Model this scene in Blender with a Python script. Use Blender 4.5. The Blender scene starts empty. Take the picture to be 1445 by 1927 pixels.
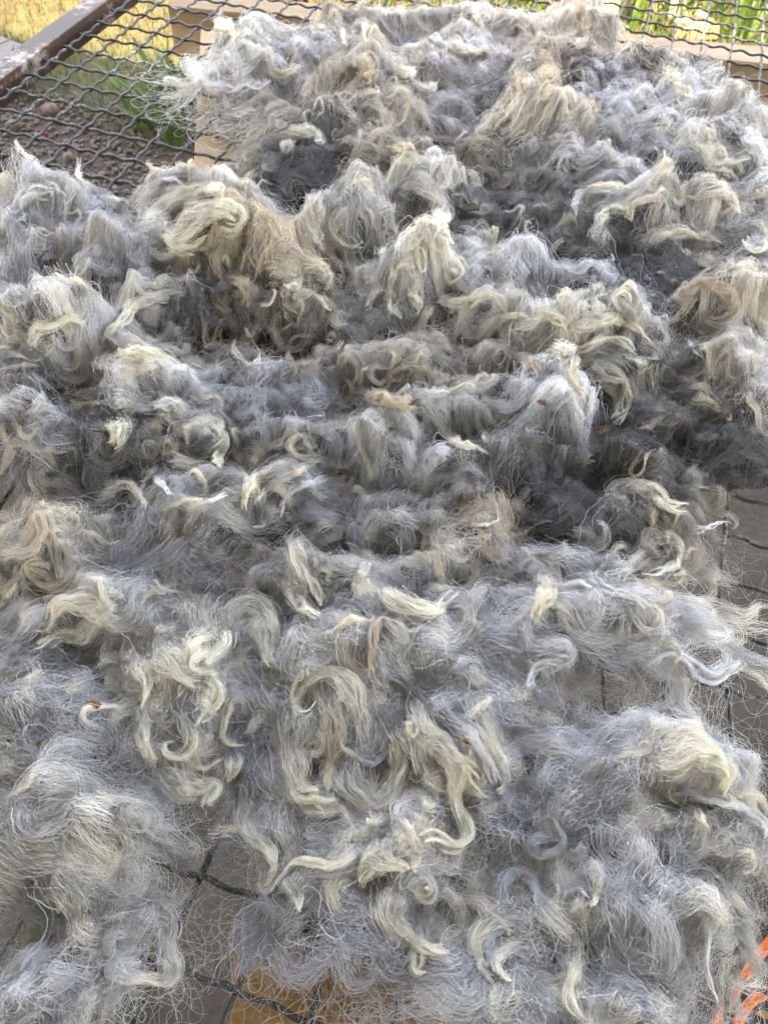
import bpy, bmesh, math, random
import numpy as np
from mathutils import Vector, Matrix

random.seed(7)
RNG = np.random.default_rng(11)
sc = bpy.context.scene
COL = sc.collection

# ------------------------------------------------------------------ camera
YAW, PITCH, ROLL = -0.250476587, 0.933913221, 0.079748069
CAM = np.array([0.801400111, -0.854702203, 0.581269486])
FPX, PW, PH = 1474.0, 1445.0, 1927.0
_cy, _sy = math.cos(YAW), math.sin(YAW)
_F = np.array([_sy*math.cos(PITCH), _cy*math.cos(PITCH), -math.sin(PITCH)])
_r = np.array([_cy, -_sy, 0.0]); _u = np.cross(_r, _F)
_R = math.cos(ROLL)*_r + math.sin(ROLL)*_u
_U = -math.sin(ROLL)*_r + math.cos(ROLL)*_u
cam_d = bpy.data.cameras.new('camera'); cam = bpy.data.objects.new('camera', cam_d); COL.objects.link(cam)
cam.matrix_world = Matrix(((_R[0], _U[0], -_F[0], CAM[0]), (_R[1], _U[1], -_F[1], CAM[1]),
                           (_R[2], _U[2], -_F[2], CAM[2]), (0, 0, 0, 1)))
cam_d.sensor_fit = 'VERTICAL'; cam_d.sensor_height = 36.0; cam_d.lens = FPX/PH*36.0
cam_d.clip_start = 0.02; cam_d.clip_end = 400
cam_d.dof.use_dof = True; cam_d.dof.focus_distance = 0.58; cam_d.dof.aperture_fstop = 14
sc.camera = cam

# ------------------------------------------------------------------ sky, sun, exposure
SUN_EL, SUN_AZ = math.radians(66), math.radians(194)     # azimuth of the sun, clockwise from +Y
world = bpy.data.worlds.new('World'); sc.world = world; world.use_nodes = True
wn = world.node_tree
sky = wn.nodes.new('ShaderNodeTexSky'); sky.sky_type = 'NISHITA'; sky.sun_disc = False
sky.sun_elevation = SUN_EL; sky.sun_rotation = SUN_AZ
wn.links.new(sky.outputs[0], wn.nodes['Background'].inputs[0]); wn.nodes['Background'].inputs[1].default_value = 0.14
sun_d = bpy.data.lights.new('sun', 'SUN'); sun_d.energy = 2.0; sun_d.angle = math.radians(0.5); sun_d.color = (1, 0.93, 0.82)
sun = bpy.data.objects.new('sun', sun_d); COL.objects.link(sun)
_sd = Vector((math.sin(SUN_AZ)*math.cos(SUN_EL), math.cos(SUN_AZ)*math.cos(SUN_EL), math.sin(SUN_EL)))
sun.rotation_euler = _sd.to_track_quat('Z', 'Y').to_euler(); sun.location = (0, -3, 6)
sc.view_settings.view_transform = 'Standard'; sc.view_settings.look = 'None'
sc.view_settings.gamma = 1.0; sc.view_settings.exposure = 3.85
sc.view_settings.use_white_balance = True; sc.view_settings.white_balance_temperature = 10500; sc.view_settings.white_balance_tint = 18
sc.render.engine = 'CYCLES'
sc.cycles.use_denoising = True
sc.cycles.max_bounces = 6; sc.cycles.diffuse_bounces = 2; sc.cycles.glossy_bounces = 2
sc.cycles.transmission_bounces = 4; sc.cycles.transparent_max_bounces = 8
sc.cycles_curves.shape = 'RIBBONS'

GROUND = -0.55

def up(px, py, z=0.0):
    """the point at height z that the photograph shows at that spot"""
    d = _F + (px-PW/2)/FPX*_R - (py-PH/2)/FPX*_U
    return CAM + d*((z-CAM[2])/d[2])

# ------------------------------------------------------------------ materials
def new_mat(name):
    m = bpy.data.materials.new(name); m.use_nodes = True
    nt = m.node_tree; b = nt.nodes['Principled BSDF']
    return m, nt, b
def N(nt, t, **kw):
    n = nt.nodes.new(t)
    for k, v in kw.items():
        if k in n.inputs: n.inputs[k].default_value = v
        else: setattr(n, k, v)
    return n
def ramp(nt, fac, stops):
    r = nt.nodes.new('ShaderNodeValToRGB'); e = r.color_ramp.elements
    while len(e) < len(stops): e.new(0.5)
    for el, (p, c) in zip(e, stops): el.position = p; el.color = (*c, 1)
    nt.links.new(fac, r.inputs[0]); return r
def bump(nt, b, fac, strength, dist):
    bp = N(nt, 'ShaderNodeBump', Strength=strength, Distance=dist)
    nt.links.new(fac, bp.inputs['Height']); nt.links.new(bp.outputs[0], b.inputs['Normal'])

def mat_noise(name, stops, scale, rough=0.85, detail=6, bstr=0.4, bdist=0.004, stretch=(1, 1, 1), wobble=0.0, spec=0.3):
    m, nt, b = new_mat(name)
    tc = N(nt, 'ShaderNodeTexCoord'); mp = N(nt, 'ShaderNodeMapping'); mp.inputs['Scale'].default_value = stretch
    nt.links.new(tc.outputs['Object'], mp.inputs[0])
    nz = N(nt, 'ShaderNodeTexNoise', Scale=scale, Detail=detail, Roughness=0.65, Distortion=wobble)
    nt.links.new(mp.outputs[0], nz.inputs['Vector'])
    r = ramp(nt, nz.outputs[0], stops); nt.links.new(r.outputs[0], b.inputs['Base Color'])
    b.inputs['Roughness'].default_value = rough; b.inputs['Specular IOR Level'].default_value = spec
    bump(nt, b, nz.outputs[0], bstr, bdist)
    return m

def mat_two_scale(name, a, bcol, s1, s2, rough=0.9, bstr=0.5, bdist=0.003):
    m, nt, b = new_mat(name)
    tc = N(nt, 'ShaderNodeTexCoord')
    n1 = N(nt, 'ShaderNodeTexNoise', Scale=s1, Detail=5, Roughness=0.6); n2 = N(nt, 'ShaderNodeTexNoise', Scale=s2, Detail=8, Roughness=0.75)
    for n in (n1, n2): nt.links.new(tc.outputs['Object'], n.inputs['Vector'])
    mx = N(nt, 'ShaderNodeMath', operation='ADD'); nt.links.new(n1.outputs[0], mx.inputs[0]); nt.links.new(n2.outputs[0], mx.inputs[1])
    hf = N(nt, 'ShaderNodeMath', operation='MULTIPLY'); hf.inputs[1].default_value = 0.5; nt.links.new(mx.outputs[0], hf.inputs[0])
    r = ramp(nt, hf.outputs[0], [(0.33, a), (0.68, bcol)]); nt.links.new(r.outputs[0], b.inputs['Base Color'])
    b.inputs['Roughness'].default_value = rough
    bump(nt, b, n2.outputs[0], bstr, bdist)
    return m

def mat_wood(name, dark, light, along='X', scale=9.0, rough=0.8):
    st = {'X': (0.12, 1.6, 1.6), 'Y': (1.6, 0.12, 1.6), 'Z': (1.6, 1.6, 0.12)}[along]
    m, nt, b = new_mat(name)
    tc = N(nt, 'ShaderNodeTexCoord'); mp = N(nt, 'ShaderNodeMapping'); mp.inputs['Scale'].default_value = st
    nt.links.new(tc.outputs['Object'], mp.inputs[0])
    n1 = N(nt, 'ShaderNodeTexNoise', Scale=scale*5, Detail=7, Roughness=0.7, Distortion=0.6); nt.links.new(mp.outputs[0], n1.inputs['Vector'])
    n2 = N(nt, 'ShaderNodeTexNoise', Scale=scale*1.3, Detail=3, Roughness=0.5, Distortion=1.5); nt.links.new(mp.outputs[0], n2.inputs['Vector'])
    ad = N(nt, 'ShaderNodeMath', operation='ADD'); nt.links.new(n1.outputs[0], ad.inputs[0]); nt.links.new(n2.outputs[0], ad.inputs[1])
    hf = N(nt, 'ShaderNodeMath', operation='MULTIPLY'); hf.inputs[1].default_value = 0.5; nt.links.new(ad.outputs[0], hf.inputs[0])
    mid = tuple(0.4*d+0.6*l for d, l in zip(dark, light))
    r = ramp(nt, hf.outputs[0], [(0.3, dark), (0.48, mid), (0.66, light)]); nt.links.new(r.outputs[0], b.inputs['Base Color'])
    b.inputs['Roughness'].default_value = rough
    bump(nt, b, n1.outputs[0], 0.35, 0.0015)
    return m

def mat_paint_wire():
    m, nt, b = new_mat('chipped_black_wire')
    tc = N(nt, 'ShaderNodeTexCoord')
    n1 = N(nt, 'ShaderNodeTexNoise', Scale=130, Detail=4, Roughness=0.7); nt.links.new(tc.outputs['Object'], n1.inputs['Vector'])
    n2 = N(nt, 'ShaderNodeTexNoise', Scale=7, Detail=3); nt.links.new(tc.outputs['Object'], n2.inputs['Vector'])
    ml = N(nt, 'ShaderNodeMath', operation='MULTIPLY'); nt.links.new(n1.outputs[0], ml.inputs[0]); nt.links.new(n2.outputs[0], ml.inputs[1])
    r = ramp(nt, ml.outputs[0], [(0.0, (0.03, 0.029, 0.028)), (0.305, (0.045, 0.042, 0.04)), (0.33, (0.22, 0.2, 0.17)), (0.42, (0.42, 0.4, 0.36))])
    n3 = N(nt, 'ShaderNodeTexNoise', Scale=4.5, Detail=5); nt.links.new(tc.outputs['Object'], n3.inputs['Vector'])
    r2 = ramp(nt, n3.outputs[0], [(0.6, (0, 0, 0)), (0.74, (1, 1, 1))])
    mx = N(nt, 'ShaderNodeMix', data_type='RGBA'); nt.links.new(r2.outputs[0], mx.inputs[0])
    nt.links.new(r.outputs[0], mx.inputs[6]); mx.inputs[7].default_value = (0.075, 0.045, 0.032, 1)
    nt.links.new(mx.outputs[2], b.inputs['Base Color'])
    b.inputs['Roughness'].default_value = 0.5; b.inputs['Metallic'].default_value = 0.15
    bump(nt, b, n1.outputs[0], 0.3, 0.0006)
    return m

def mat_rust():
    m, nt, b = new_mat('worn_brown_paint_iron')
    tc = N(nt, 'ShaderNodeTexCoord')
    n1 = N(nt, 'ShaderNodeTexNoise', Scale=55, Detail=8, Roughness=0.75); nt.links.new(tc.outputs['Object'], n1.inputs['Vector'])
    n2 = N(nt, 'ShaderNodeTexNoise', Scale=9, Detail=4); nt.links.new(tc.outputs['Object'], n2.inputs['Vector'])
    ml = N(nt, 'ShaderNodeMath', operation='MULTIPLY'); nt.links.new(n1.outputs[0], ml.inputs[0]); nt.links.new(n2.outputs[0], ml.inputs[1])
    r = ramp(nt, ml.outputs[0], [(0.1, (0.022, 0.01, 0.007)), (0.285, (0.05, 0.02, 0.013)), (0.315, (0.14, 0.085, 0.065)), (0.39, (0.36, 0.3, 0.28))])
    nt.links.new(r.outputs[0], b.inputs['Base Color']); b.inputs['Roughness'].default_value = 0.55
    bump(nt, b, n1.outputs[0], 0.5, 0.001)
    return m

def mat_wool():
    """fibres: colour per point, soft light that also passes through, a little silky sheen"""
    m = bpy.data.materials.new('wool_fibre'); m.use_nodes = True; nt = m.node_tree
    nt.nodes.clear()
    out = N(nt, 'ShaderNodeOutputMaterial')
    at = N(nt, 'ShaderNodeAttribute', attribute_name='tint')
    df = N(nt, 'ShaderNodeBsdfDiffuse'); tr = N(nt, 'ShaderNodeBsdfTranslucent')
    gl = N(nt, 'ShaderNodeBsdfHair'); gl.component = 'Reflection'
    gl.inputs['RoughnessU'].default_value = 0.35; gl.inputs['RoughnessV'].default_value = 0.8
    gl.inputs['Color'].default_value = (0.6, 0.6, 0.6, 1)
    nt.links.new(at.outputs['Color'], df.inputs[0]); nt.links.new(at.outputs['Color'], tr.inputs[0])
    m1 = N(nt, 'ShaderNodeMixShader'); m1.inputs[0].default_value = 0.3
    nt.links.new(df.outputs[0], m1.inputs[1]); nt.links.new(tr.outputs[0], m1.inputs[2])
    m2 = N(nt, 'ShaderNodeMixShader'); m2.inputs[0].default_value = 0.10
    nt.links.new(m1.outputs[0], m2.inputs[1]); nt.links.new(gl.outputs[0], m2.inputs[2])
    nt.links.new(m2.outputs[0], out.inputs[0])
    return m

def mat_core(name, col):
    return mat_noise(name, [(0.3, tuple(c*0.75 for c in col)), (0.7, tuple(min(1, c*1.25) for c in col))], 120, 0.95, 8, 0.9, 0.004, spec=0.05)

M = {
    'concrete': mat_two_scale('concrete', (0.024, 0.018, 0.013), (0.115, 0.092, 0.07), 7.5, 95, 0.95, 1.0, 0.006),
    'soil': mat_two_scale('gravelly_soil', (0.03, 0.021, 0.015), (0.1, 0.075, 0.055), 8, 90, 0.95, 0.8, 0.01),
    'lawn': mat_two_scale('dry_lawn', (0.035, 0.035, 0.012), (0.12, 0.1, 0.035), 2.2, 70, 0.95, 0.8, 0.01),
    'pine': mat_wood('pine_board', (0.38, 0.23, 0.11), (0.64, 0.46, 0.27), 'X'),
    'pine_grey': mat_wood('weathered_pine', (0.27, 0.17, 0.09), (0.5, 0.36, 0.23), 'X'),
    'pine_dark': mat_wood('brown_timber', (0.045, 0.028, 0.018), (0.12, 0.075, 0.05), 'Z'),
    'pine_warm': mat_wood('amber_pine', (0.26, 0.13, 0.045), (0.5, 0.29, 0.11), 'X'),
    'deck': mat_wood('grey_deck', (0.07, 0.067, 0.063), (0.15, 0.145, 0.14), 'X'),
    'wire': mat_paint_wire(), 'rust': mat_rust(),
    'wool': mat_wool(),
    'hose': mat_noise('orange_rubber', [(0.3, (0.5, 0.1, 0.014)), (0.7, (0.62, 0.14, 0.02))], 60, 0.38, 3, 0.1, 0.0005),
    'berry': mat_noise('red_berry', [(0.3, (0.16, 0.006, 0.008)), (0.7, (0.28, 0.012, 0.012))], 90, 0.35),
    'roof': mat_noise('roof_boards', [(0.3, (0.45, 0.43, 0.4)), (0.7, (0.6, 0.58, 0.55))], 6, 0.9),
    'red': mat_noise('red_plastic', [(0.3, (0.45, 0.015, 0.02)), (0.7, (0.6, 0.03, 0.03))], 30, 0.4),
    'stone': mat_two_scale('river_stone', (0.045, 0.034, 0.026), (0.17, 0.135, 0.11), 40, 80, 0.85, 0.2, 0.001),
    'chaff': mat_noise('brown_chaff', [(0.3, (0.1, 0.05, 0.02)), (0.7, (0.2, 0.1, 0.045))], 300, 0.8),
    'leafdry': mat_noise('dry_leaf', [(0.3, (0.3, 0.16, 0.05)), (0.7, (0.5, 0.3, 0.12))], 80, 0.7),
}

# ------------------------------------------------------------------ helpers
def link(o, parent=None, **props):
    COL.objects.link(o)
    if parent is not None: o.parent = parent
    for k, v in props.items():
        if v: o[k] = v
    return o
def mesh_obj(name, verts, faces, mat, parent=None, smooth=False, **props):
    me = bpy.data.meshes.new(name); me.from_pydata([tuple(map(float, v)) for v in verts], [], faces); me.update()
    if smooth:
        me.polygons.foreach_set('use_smooth', [True]*len(me.polygons))
    me.materials.append(mat)
    return link(bpy.data.objects.new(name, me), parent, **props)
def empty(name, loc, **props):
    o = bpy.data.objects.new(name, None); o.empty_display_size = 0.02; o.location = [float(v) for v in loc]
    return link(o, None, **props)
def beam(name, p0, p1, w, h, mat, parent=None, roll=0.0, bev=0.003, origin=None, **props):
    """a timber from p0 to p1 (middle of its top face), w wide and h deep, edges eased; grain runs along its own X"""
    p0, p1 = Vector([float(v) for v in p0]), Vector([float(v) for v in p1]); L = (p1-p0).length
    x = (p1-p0).normalized(); zz = Vector((0, 0, 1)) if abs(x.z) < 0.9 else Vector((0, 1, 0))
    y = zz.cross(x).normalized(); z = x.cross(y)
    bm = bmesh.new()
    bmesh.ops.create_cube(bm, size=1.0)
    for v in bm.verts: v.co = Vector(((v.co.x+0.5)*L, v.co.y*w, (v.co.z-0.5)*h))
    bmesh.ops.bevel(bm, geom=list(bm.edges), offset=bev, segments=2, affect='EDGES', profile=0.6)
    me = bpy.data.meshes.new(name); bm.to_mesh(me); bm.free(); me.materials.append(mat)
    o = bpy.data.objects.new(name, me)
    mw = Matrix(((x.x, y.x, z.x, p0.x), (x.y, y.y, z.y, p0.y), (x.z, y.z, z.z, p0.z), (0, 0, 0, 1)))
    if roll: mw = mw @ Matrix.Rotation(roll, 4, 'X')
    if parent is not None: mw = Matrix.Translation(-parent.location) @ mw
    o.matrix_local = mw
    return link(o, parent, **props)
def tube_geo(P, r, n=6):
    """a round bar along the points P"""
    P = np.asarray(P, float); T = np.gradient(P, axis=0); T /= np.linalg.norm(T, axis=1)[:, None]
    up0 = np.array([0, 0, 1.0]) if abs(T[0, 2]) < 0.9 else np.array([1.0, 0, 0])
    A = np.cross(T, up0); A /= np.linalg.norm(A, axis=1)[:, None]; B = np.cross(A, T)
    rr = np.broadcast_to(np.asarray(r, float), (len(P),))[:, None, None]
    a = np.arange(n)/n*2*math.pi
    V = P[:, None, :] + rr*(np.cos(a)[None, :, None]*A[:, None, :] + np.sin(a)[None, :, None]*B[:, None, :])
    faces = []
    for i in range(len(P)-1):
        for k in range(n):
            faces.append((i*n+k, i*n+(k+1) % n, (i+1)*n+(k+1) % n, (i+1)*n+k))
    faces.append(tuple(range(n))[::-1]); faces.append(tuple((len(P)-1)*n+k for k in range(n)))
    return V.reshape(-1, 3), faces
def smooth_path(pts, n):
    """a smooth line through the points (Catmull-Rom), n points evenly along its length"""
    P = np.asarray(pts, float)
    if len(P) == 2: P = np.array([P[0], (P[0]+P[1])/2, P[1]])
    Q = np.vstack([2*P[0]-P[1], P, 2*P[-1]-P[-2]]); out = []
    for i in range(1, len(Q)-2):
        t = np.linspace(0, 1, 12, endpoint=False)[:, None]
        a, b, c, d = Q[i-1], Q[i], Q[i+1], Q[i+2]
        out.append(0.5*((2*b)+(-a+c)*t+(2*a-5*b+4*c-d)*t**2+(-a+3*b-3*c+d)*t**3))
    out = np.vstack(out+[P[-1:]])
    s = np.r_[0, np.cumsum(np.linalg.norm(np.diff(out, axis=0), axis=1))]
    u = np.linspace(0, s[-1], n)
    return np.stack([np.interp(u, s, out[:, k]) for k in range(out.shape[1])], -1)
def hair(name, P, rad, colr, parent=None, mat=None, **props):
    """fibres: P (n, k, 3) points, rad (n, k), colr (n, k, 3), as one Curves object"""
    n, k, _ = P.shape
    cu = bpy.data.hair_curves.new(name); cu.add_curves([k]*n)
    loc = np.array(parent.location) if parent is not None else np.zeros(3)
    cu.attributes['position'].data.foreach_set('vector', (P-loc).astype(np.float32).ravel())
    ra = cu.attributes.get('radius') or cu.attributes.new('radius', 'FLOAT', 'POINT')
    ra.data.foreach_set('value', np.broadcast_to(rad, (n, k)).astype(np.float32).ravel())
    ca = cu.attributes.new('tint', 'FLOAT_COLOR', 'POINT')
    c4 = np.ones((n, k, 4), np.float32); c4[..., :3] = np.clip(colr, 0.0, 0.95)
    ca.data.foreach_set('color', c4.ravel())
    cu.materials.append(mat or M['wool'])
    return link(bpy.data.objects.new(name, cu), parent, **props)

# ================================================================== the setting
def sheet(name, x0, x1, y0, y1, z, mat, nx=2, ny=2, amp=0.0):
    X, Y = np.meshgrid(np.linspace(x0, x1, nx), np.linspace(y0, y1, ny))
    Z = z + amp*(np.sin(X*7.1+Y*3.3)+np.sin(X*2.9-Y*5.7+1.0)+np.sin(X*13.0+Y*11.0))/3
    V = np.stack([X.ravel(), Y.ravel(), Z.ravel()], -1)
    F = [(r*nx+c, r*nx+c+1, (r+1)*nx+c+1, (r+1)*nx+c) for r in range(ny-1) for c in range(nx-1)]
    return mesh_obj(name, V, F, mat, smooth=True, kind='structure')
sheet('lawn_ground', -150, 150, -150, 150, GROUND-0.02, M['lawn'])
sheet('gravel_bed', -2.4, 2.6, 0.3, 1.12, GROUND-0.012, M['soil'], 60, 14, 0.005)
def box(name, x0, x1, y0, y1, z0, z1, mat, bev=0.01, **props):
    bm = bmesh.new(); bmesh.ops.create_cube(bm, size=1.0)
    for v in bm.verts: v.co = Vector((x0+(v.co.x+0.5)*(x1-x0), y0+(v.co.y+0.5)*(y1-y0), z0+(v.co.z+0.5)*(z1-z0)))
    bmesh.ops.bevel(bm, geom=list(bm.edges), offset=bev, segments=2, affect='EDGES')
    me = bpy.data.meshes.new(name); bm.to_mesh(me); bm.free(); me.materials.append(mat)
    return link(bpy.data.objects.new(name, me), None, **props)
box('concrete_floor', -2.6, 3.2, -4.6, 0.42, GROUND-0.12, GROUND, M['concrete'], kind='structure')
# unseen porch shading the rack: roof, posts; wall added behind for bounce light
box('porch_roof', -3.2, 3.8, -4.8, 0.2, 1.95, 2.05, M['roof'], kind='structure')
box('bounce_wall', -3.2, 3.8, -4.85, -4.65, GROUND, 1.95, M['roof'], kind='structure')
for x, lab in ((-2.4, 'square timber post of the porch roof on the gravel side of the rack'), (3.0, 'square timber post of the porch roof on the orange hose side')):
    box('porch_post', x-0.05, x+0.05, 0.0, 0.1, GROUND, 1.95, M['pine_grey'], bev=0.005, label=lab, category='post', group='porch roof posts')

# ------------------------------------------------------------------ gravel and grass
def ico():
    bm = bmesh.new(); bmesh.ops.create_icosphere(bm, subdivisions=1, radius=1.0)
    v = np.array([p.co[:] for p in bm.verts]); f = np.array([[p.index for p in q.verts] for q in bm.faces]); bm.free(); return v, f
ICO_V, ICO_F = ico()
def tri_mesh(name, V, F, mat, smooth=True, parent=None, **props):
    me = bpy.data.meshes.new(name); V = np.asarray(V, np.float32); F = np.asarray(F, np.int32); k = F.shape[1]
    me.vertices.add(len(V)); me.vertices.foreach_set('co', V.ravel())
    me.loops.add(F.size); me.loops.foreach_set('vertex_index', F.ravel())
    me.polygons.add(len(F)); me.polygons.foreach_set('loop_start', np.arange(0, F.size, k, dtype=np.int32))
    if smooth: me.polygons.foreach_set('use_smooth', np.ones(len(F), bool))
    me.update(calc_edges=True); me.validate(); me.materials.append(mat)
    return link(bpy.data.objects.new(name, me), parent, **props)
def stones(n, x0, x1, y0, y1, r0, r1):
    c = np.stack([RNG.uniform(x0, x1, n), RNG.uniform(y0, y1, n), np.full(n, GROUND-0.008)], -1)
    r = r0+(r1-r0)*RNG.random(n)**2.2
    sc3 = np.stack([RNG.uniform(.8, 1.5, n), RNG.uniform(.7, 1.1, n), RNG.uniform(.45, .8, n)], -1)*r[:, None]
    a = RNG.uniform(0, 6.28, n); V = ICO_V[None]*sc3[:, None]*(1+0.2*RNG.standard_normal((n, len(ICO_V), 1)))
    x = V[..., 0]*np.cos(a)[:, None]-V[..., 1]*np.sin(a)[:, None]; y = V[..., 0]*np.sin(a)[:, None]+V[..., 1]*np.cos(a)[:, None]
    V = np.stack([x, y, V[..., 2]], -1)+c[:, None]; V[..., 2] += (sc3[:, 2]*0.4)[:, None]
    F = ICO_F[None]+np.arange(n)[:, None, None]*len(ICO_V)
    return V.reshape(-1, 3), F.reshape(-1, 3)
V, F = stones(12000, -1.5, 0.9, 0.43, 1.06, 0.0018, 0.0085)
tri_mesh('gravel', V, F, M['stone'], smooth=False, kind='stuff', label='loose grey and brown pebbles along the porch edge', category='gravel')
for (px, py, r, lab) in ((97, 213, .024, 'largest rounded grey stone in the gravel, nearest the lawn'), (30, 240, .018, 'rounded stone in the gravel beside the rusty rack leg'), (130, 300, .015, 'smaller rounded stone in the gravel near the wool edge')):
    p = up(px, py, GROUND); v = ICO_V*np.array([1.2, .95, .75])*r*(1+0.06*RNG.standard_normal((len(ICO_V), 1)))
    tri_mesh('stone', v+np.array([p[0], p[1], GROUND+r*.5]), ICO_F, M['stone'], label=lab, category='stone', group='larger stones in the gravel')

def mat_leaf(name, c1, c2):
    m, nt, b = new_mat(name)
    oi = N(nt, 'ShaderNodeObjectInfo'); tc = N(nt, 'ShaderNodeTexCoord')
    nz = N(nt, 'ShaderNodeTexNoise', Scale=25, Detail=2); nt.links.new(tc.outputs['Object'], nz.inputs['Vector'])
    r = ramp(nt, nz.outputs[0], [(0.35, c1), (0.65, c2)])
    nt.links.new(r.outputs[0], b.inputs['Base Color']); b.inputs['Roughness'].default_value = 0.55
    tr = N(nt, 'ShaderNodeBsdfTranslucent'); nt.links.new(r.outputs[0], tr.inputs[0])
    mx = N(nt, 'ShaderNodeMixShader'); mx.inputs[0].default_value = 0.3
    out = nt.nodes['Material Output']
    nt.links.new(b.outputs[0], mx.inputs[1]); nt.links.new(tr.outputs[0], mx.inputs[2]); nt.links.new(mx.outputs[0], out.inputs[0])
    return m
M['leaf'] = mat_leaf('green_leaf', (0.05, 0.11, 0.015), (0.1, 0.19, 0.035))
M['leaf_dark'] = mat_leaf('dark_green_leaf', (0.03, 0.07, 0.012), (0.07, 0.12, 0.03))
M['straw'] = mat_leaf('dry_grass_blade', (0.075, 0.068, 0.02), (0.16, 0.135, 0.05))
M['grass'] = mat_leaf('green_grass_blade', (0.04, 0.075, 0.012), (0.09, 0.13, 0.025))
def blades(n, x0, x1, y0, y1, h0, h1, w, keep=None):
    bx = RNG.uniform(x0, x1, n); by = RNG.uniform(y0, y1, n)
    if keep is not None:
        k = keep(bx, by); bx, by = bx[k], by[k]; n = len(bx)
    h = RNG.uniform(h0, h1, n); a = RNG.uniform(0, 6.28, n); lean = RNG.uniform(.3, 1.5, n)*h
    dx, dy = np.cos(a), np.sin(a); b = np.stack([bx, by, np.full(n, GROUND-.02)], -1)
    side = np.stack([-dy, dx, 0*dx], -1)*w; fw = np.stack([dx, dy, 0*dx], -1)*lean[:, None]; z = np.array([0, 0, 1.0])
    p0, p1 = b-side, b+side; m = b+fw*.35+z*h[:, None]*.65; p2, p3 = m-side*.7, m+side*.7; p4 = b+fw+z*h[:, None]
    V = np.stack([p0, p1, p2, p3, p4], 1).reshape(-1, 3)
    F = (np.array([[0, 1, 3], [0, 3, 2], [2, 3, 4]])[None]+np.arange(n)[:, None, None]*5).reshape(-1, 3)
    return V, F
patch = lambda x, y: (np.sin(x*5.3+y*2.1)+np.sin(y*7.7-x*3.1)+RNG.normal(0, .8, len(x))) > -.6
V, F = blades(26000, -2.4, 0.6, 1.0, 3.2, .012, .055, .0016, lambda x, y: (y > 1.0+.12*np.sin(x*9)) & patch(x, y))
tri_mesh('dry_grass', V, F, M['straw'], kind='stuff', label='short sun-dried lawn grass beyond the gravel', category='grass')
V, F = blades(26000, -2.4, 0.6, 0.98, 3.2, .012, .06, .0016, lambda x, y: ~patch(x, y) | (y < 1.35))
tri_mesh('green_grass', V, F, M['grass'], kind='stuff', label='short green lawn grass in the shade past the gravel', category='grass')
V, F = blades(14000, 0.3, 2.8, 1.3, 3.6, .02, .12, .0024)
tri_mesh('rough_grass', V, F, M['grass'], kind='stuff', label='rough green grass growing behind the timber beam', category='grass')

def leaf_geo(L, w, lean, droop):
    s = np.linspace(0, 1, 7); x = lean*L*s+droop*L*s**2.5*.5; z = L*s*(1-.25*droop*s)-.28*droop*L*s**3
    ww = w*np.sin(np.pi*np.clip(.12+.88*s, 0, 1))**.7; ww[-1] = .0004
    V = []
    for i in range(7): V += [(x[i], -ww[i], z[i]+.25*ww[i]), (x[i], 0, z[i]), (x[i], ww[i], z[i]+.25*ww[i])]
    F = []
    for i in range(6):
        o = i*3; F += [(o, o+1, o+4, o+3), (o+1, o+2, o+5, o+4)]
    return V, F
LEAVES = {}
for mk in ('leaf', 'leaf_dark'):
    LEAVES[mk] = []
    for q in range(6):
        V, F = leaf_geo(1.0, random.uniform(.022, .04), random.uniform(.05, .35), random.uniform(.2, .9))
        me = bpy.data.meshes.new('leaf'); me.from_pydata(V, [], F); me.update(); me.materials.append(M[mk])
        me.polygons.foreach_set('use_smooth', [True]*len(me.polygons)); LEAVES[mk].append(me)
def weed(px, py, n, h, spread, mk, label, group=None):
    p = up(px, py, GROUND); r = empty('weed_clump', (p[0], p[1], GROUND-.015), label=label, category='weed', group=group)
    for i in range(n):
        o = bpy.data.objects.new('leaf', random.choice(LEAVES[mk])); a = random.uniform(0, 6.28); q = spread*math.sqrt(random.random())
        o.location = (q*math.cos(a), q*math.sin(a), 0); s = h*random.uniform(.5, 1.1)
        o.rotation_euler = (random.uniform(-.25, .25), random.uniform(-.1, .35), a+random.uniform(-.7, .7)); o.scale = (s, s*random.uniform(.8, 1.3), s)
        link(o, r)
weed(325, 245, 60, .26, .11, 'leaf_dark', 'tall strappy green weed clump in shade beside the upright pine board')
weed(345, 150, 34, .2, .1, 'leaf_dark', 'darker green weed clump at the lawn edge behind the strappy weeds')
weed(225, 215, 26, .09, .12, 'leaf_dark', 'low weed patch at the edge of the gravel')
for px, py, n, h, mk, lab in ((1425, 235, 30, .3, 'leaf', 'green weed clump poking up under the wire past the beam end'),
                              (1390, 75, 26, .34, 'leaf', 'yellow-green strappy weed clump behind the grey beam, right of the leaning plank'),
                              (1290, 30, 26, .3, 'leaf_dark', 'dark weed clump between leaning plank and wire fence'),
                              (1180, 60, 22, .3, 'leaf', 'weed clump at the foot of the pale fence post'),
                              (1000, 20, 28, .3, 'leaf_dark', 'dark leafy weed clump beside the red stake'),
                              (860, 5, 24, .28, 'leaf', 'sunny weed clump behind the far timber beam'),
                              (700, 15, 24, .2, 'leaf_dark', 'small weed clump by the timber beam behind the spiky tuft'),
                              (1440, 20, 30, .4, 'leaf_dark', 'tall dark weed clump against the far wire fence')):
    weed(px, py, n, h, .12, mk, lab)

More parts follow.
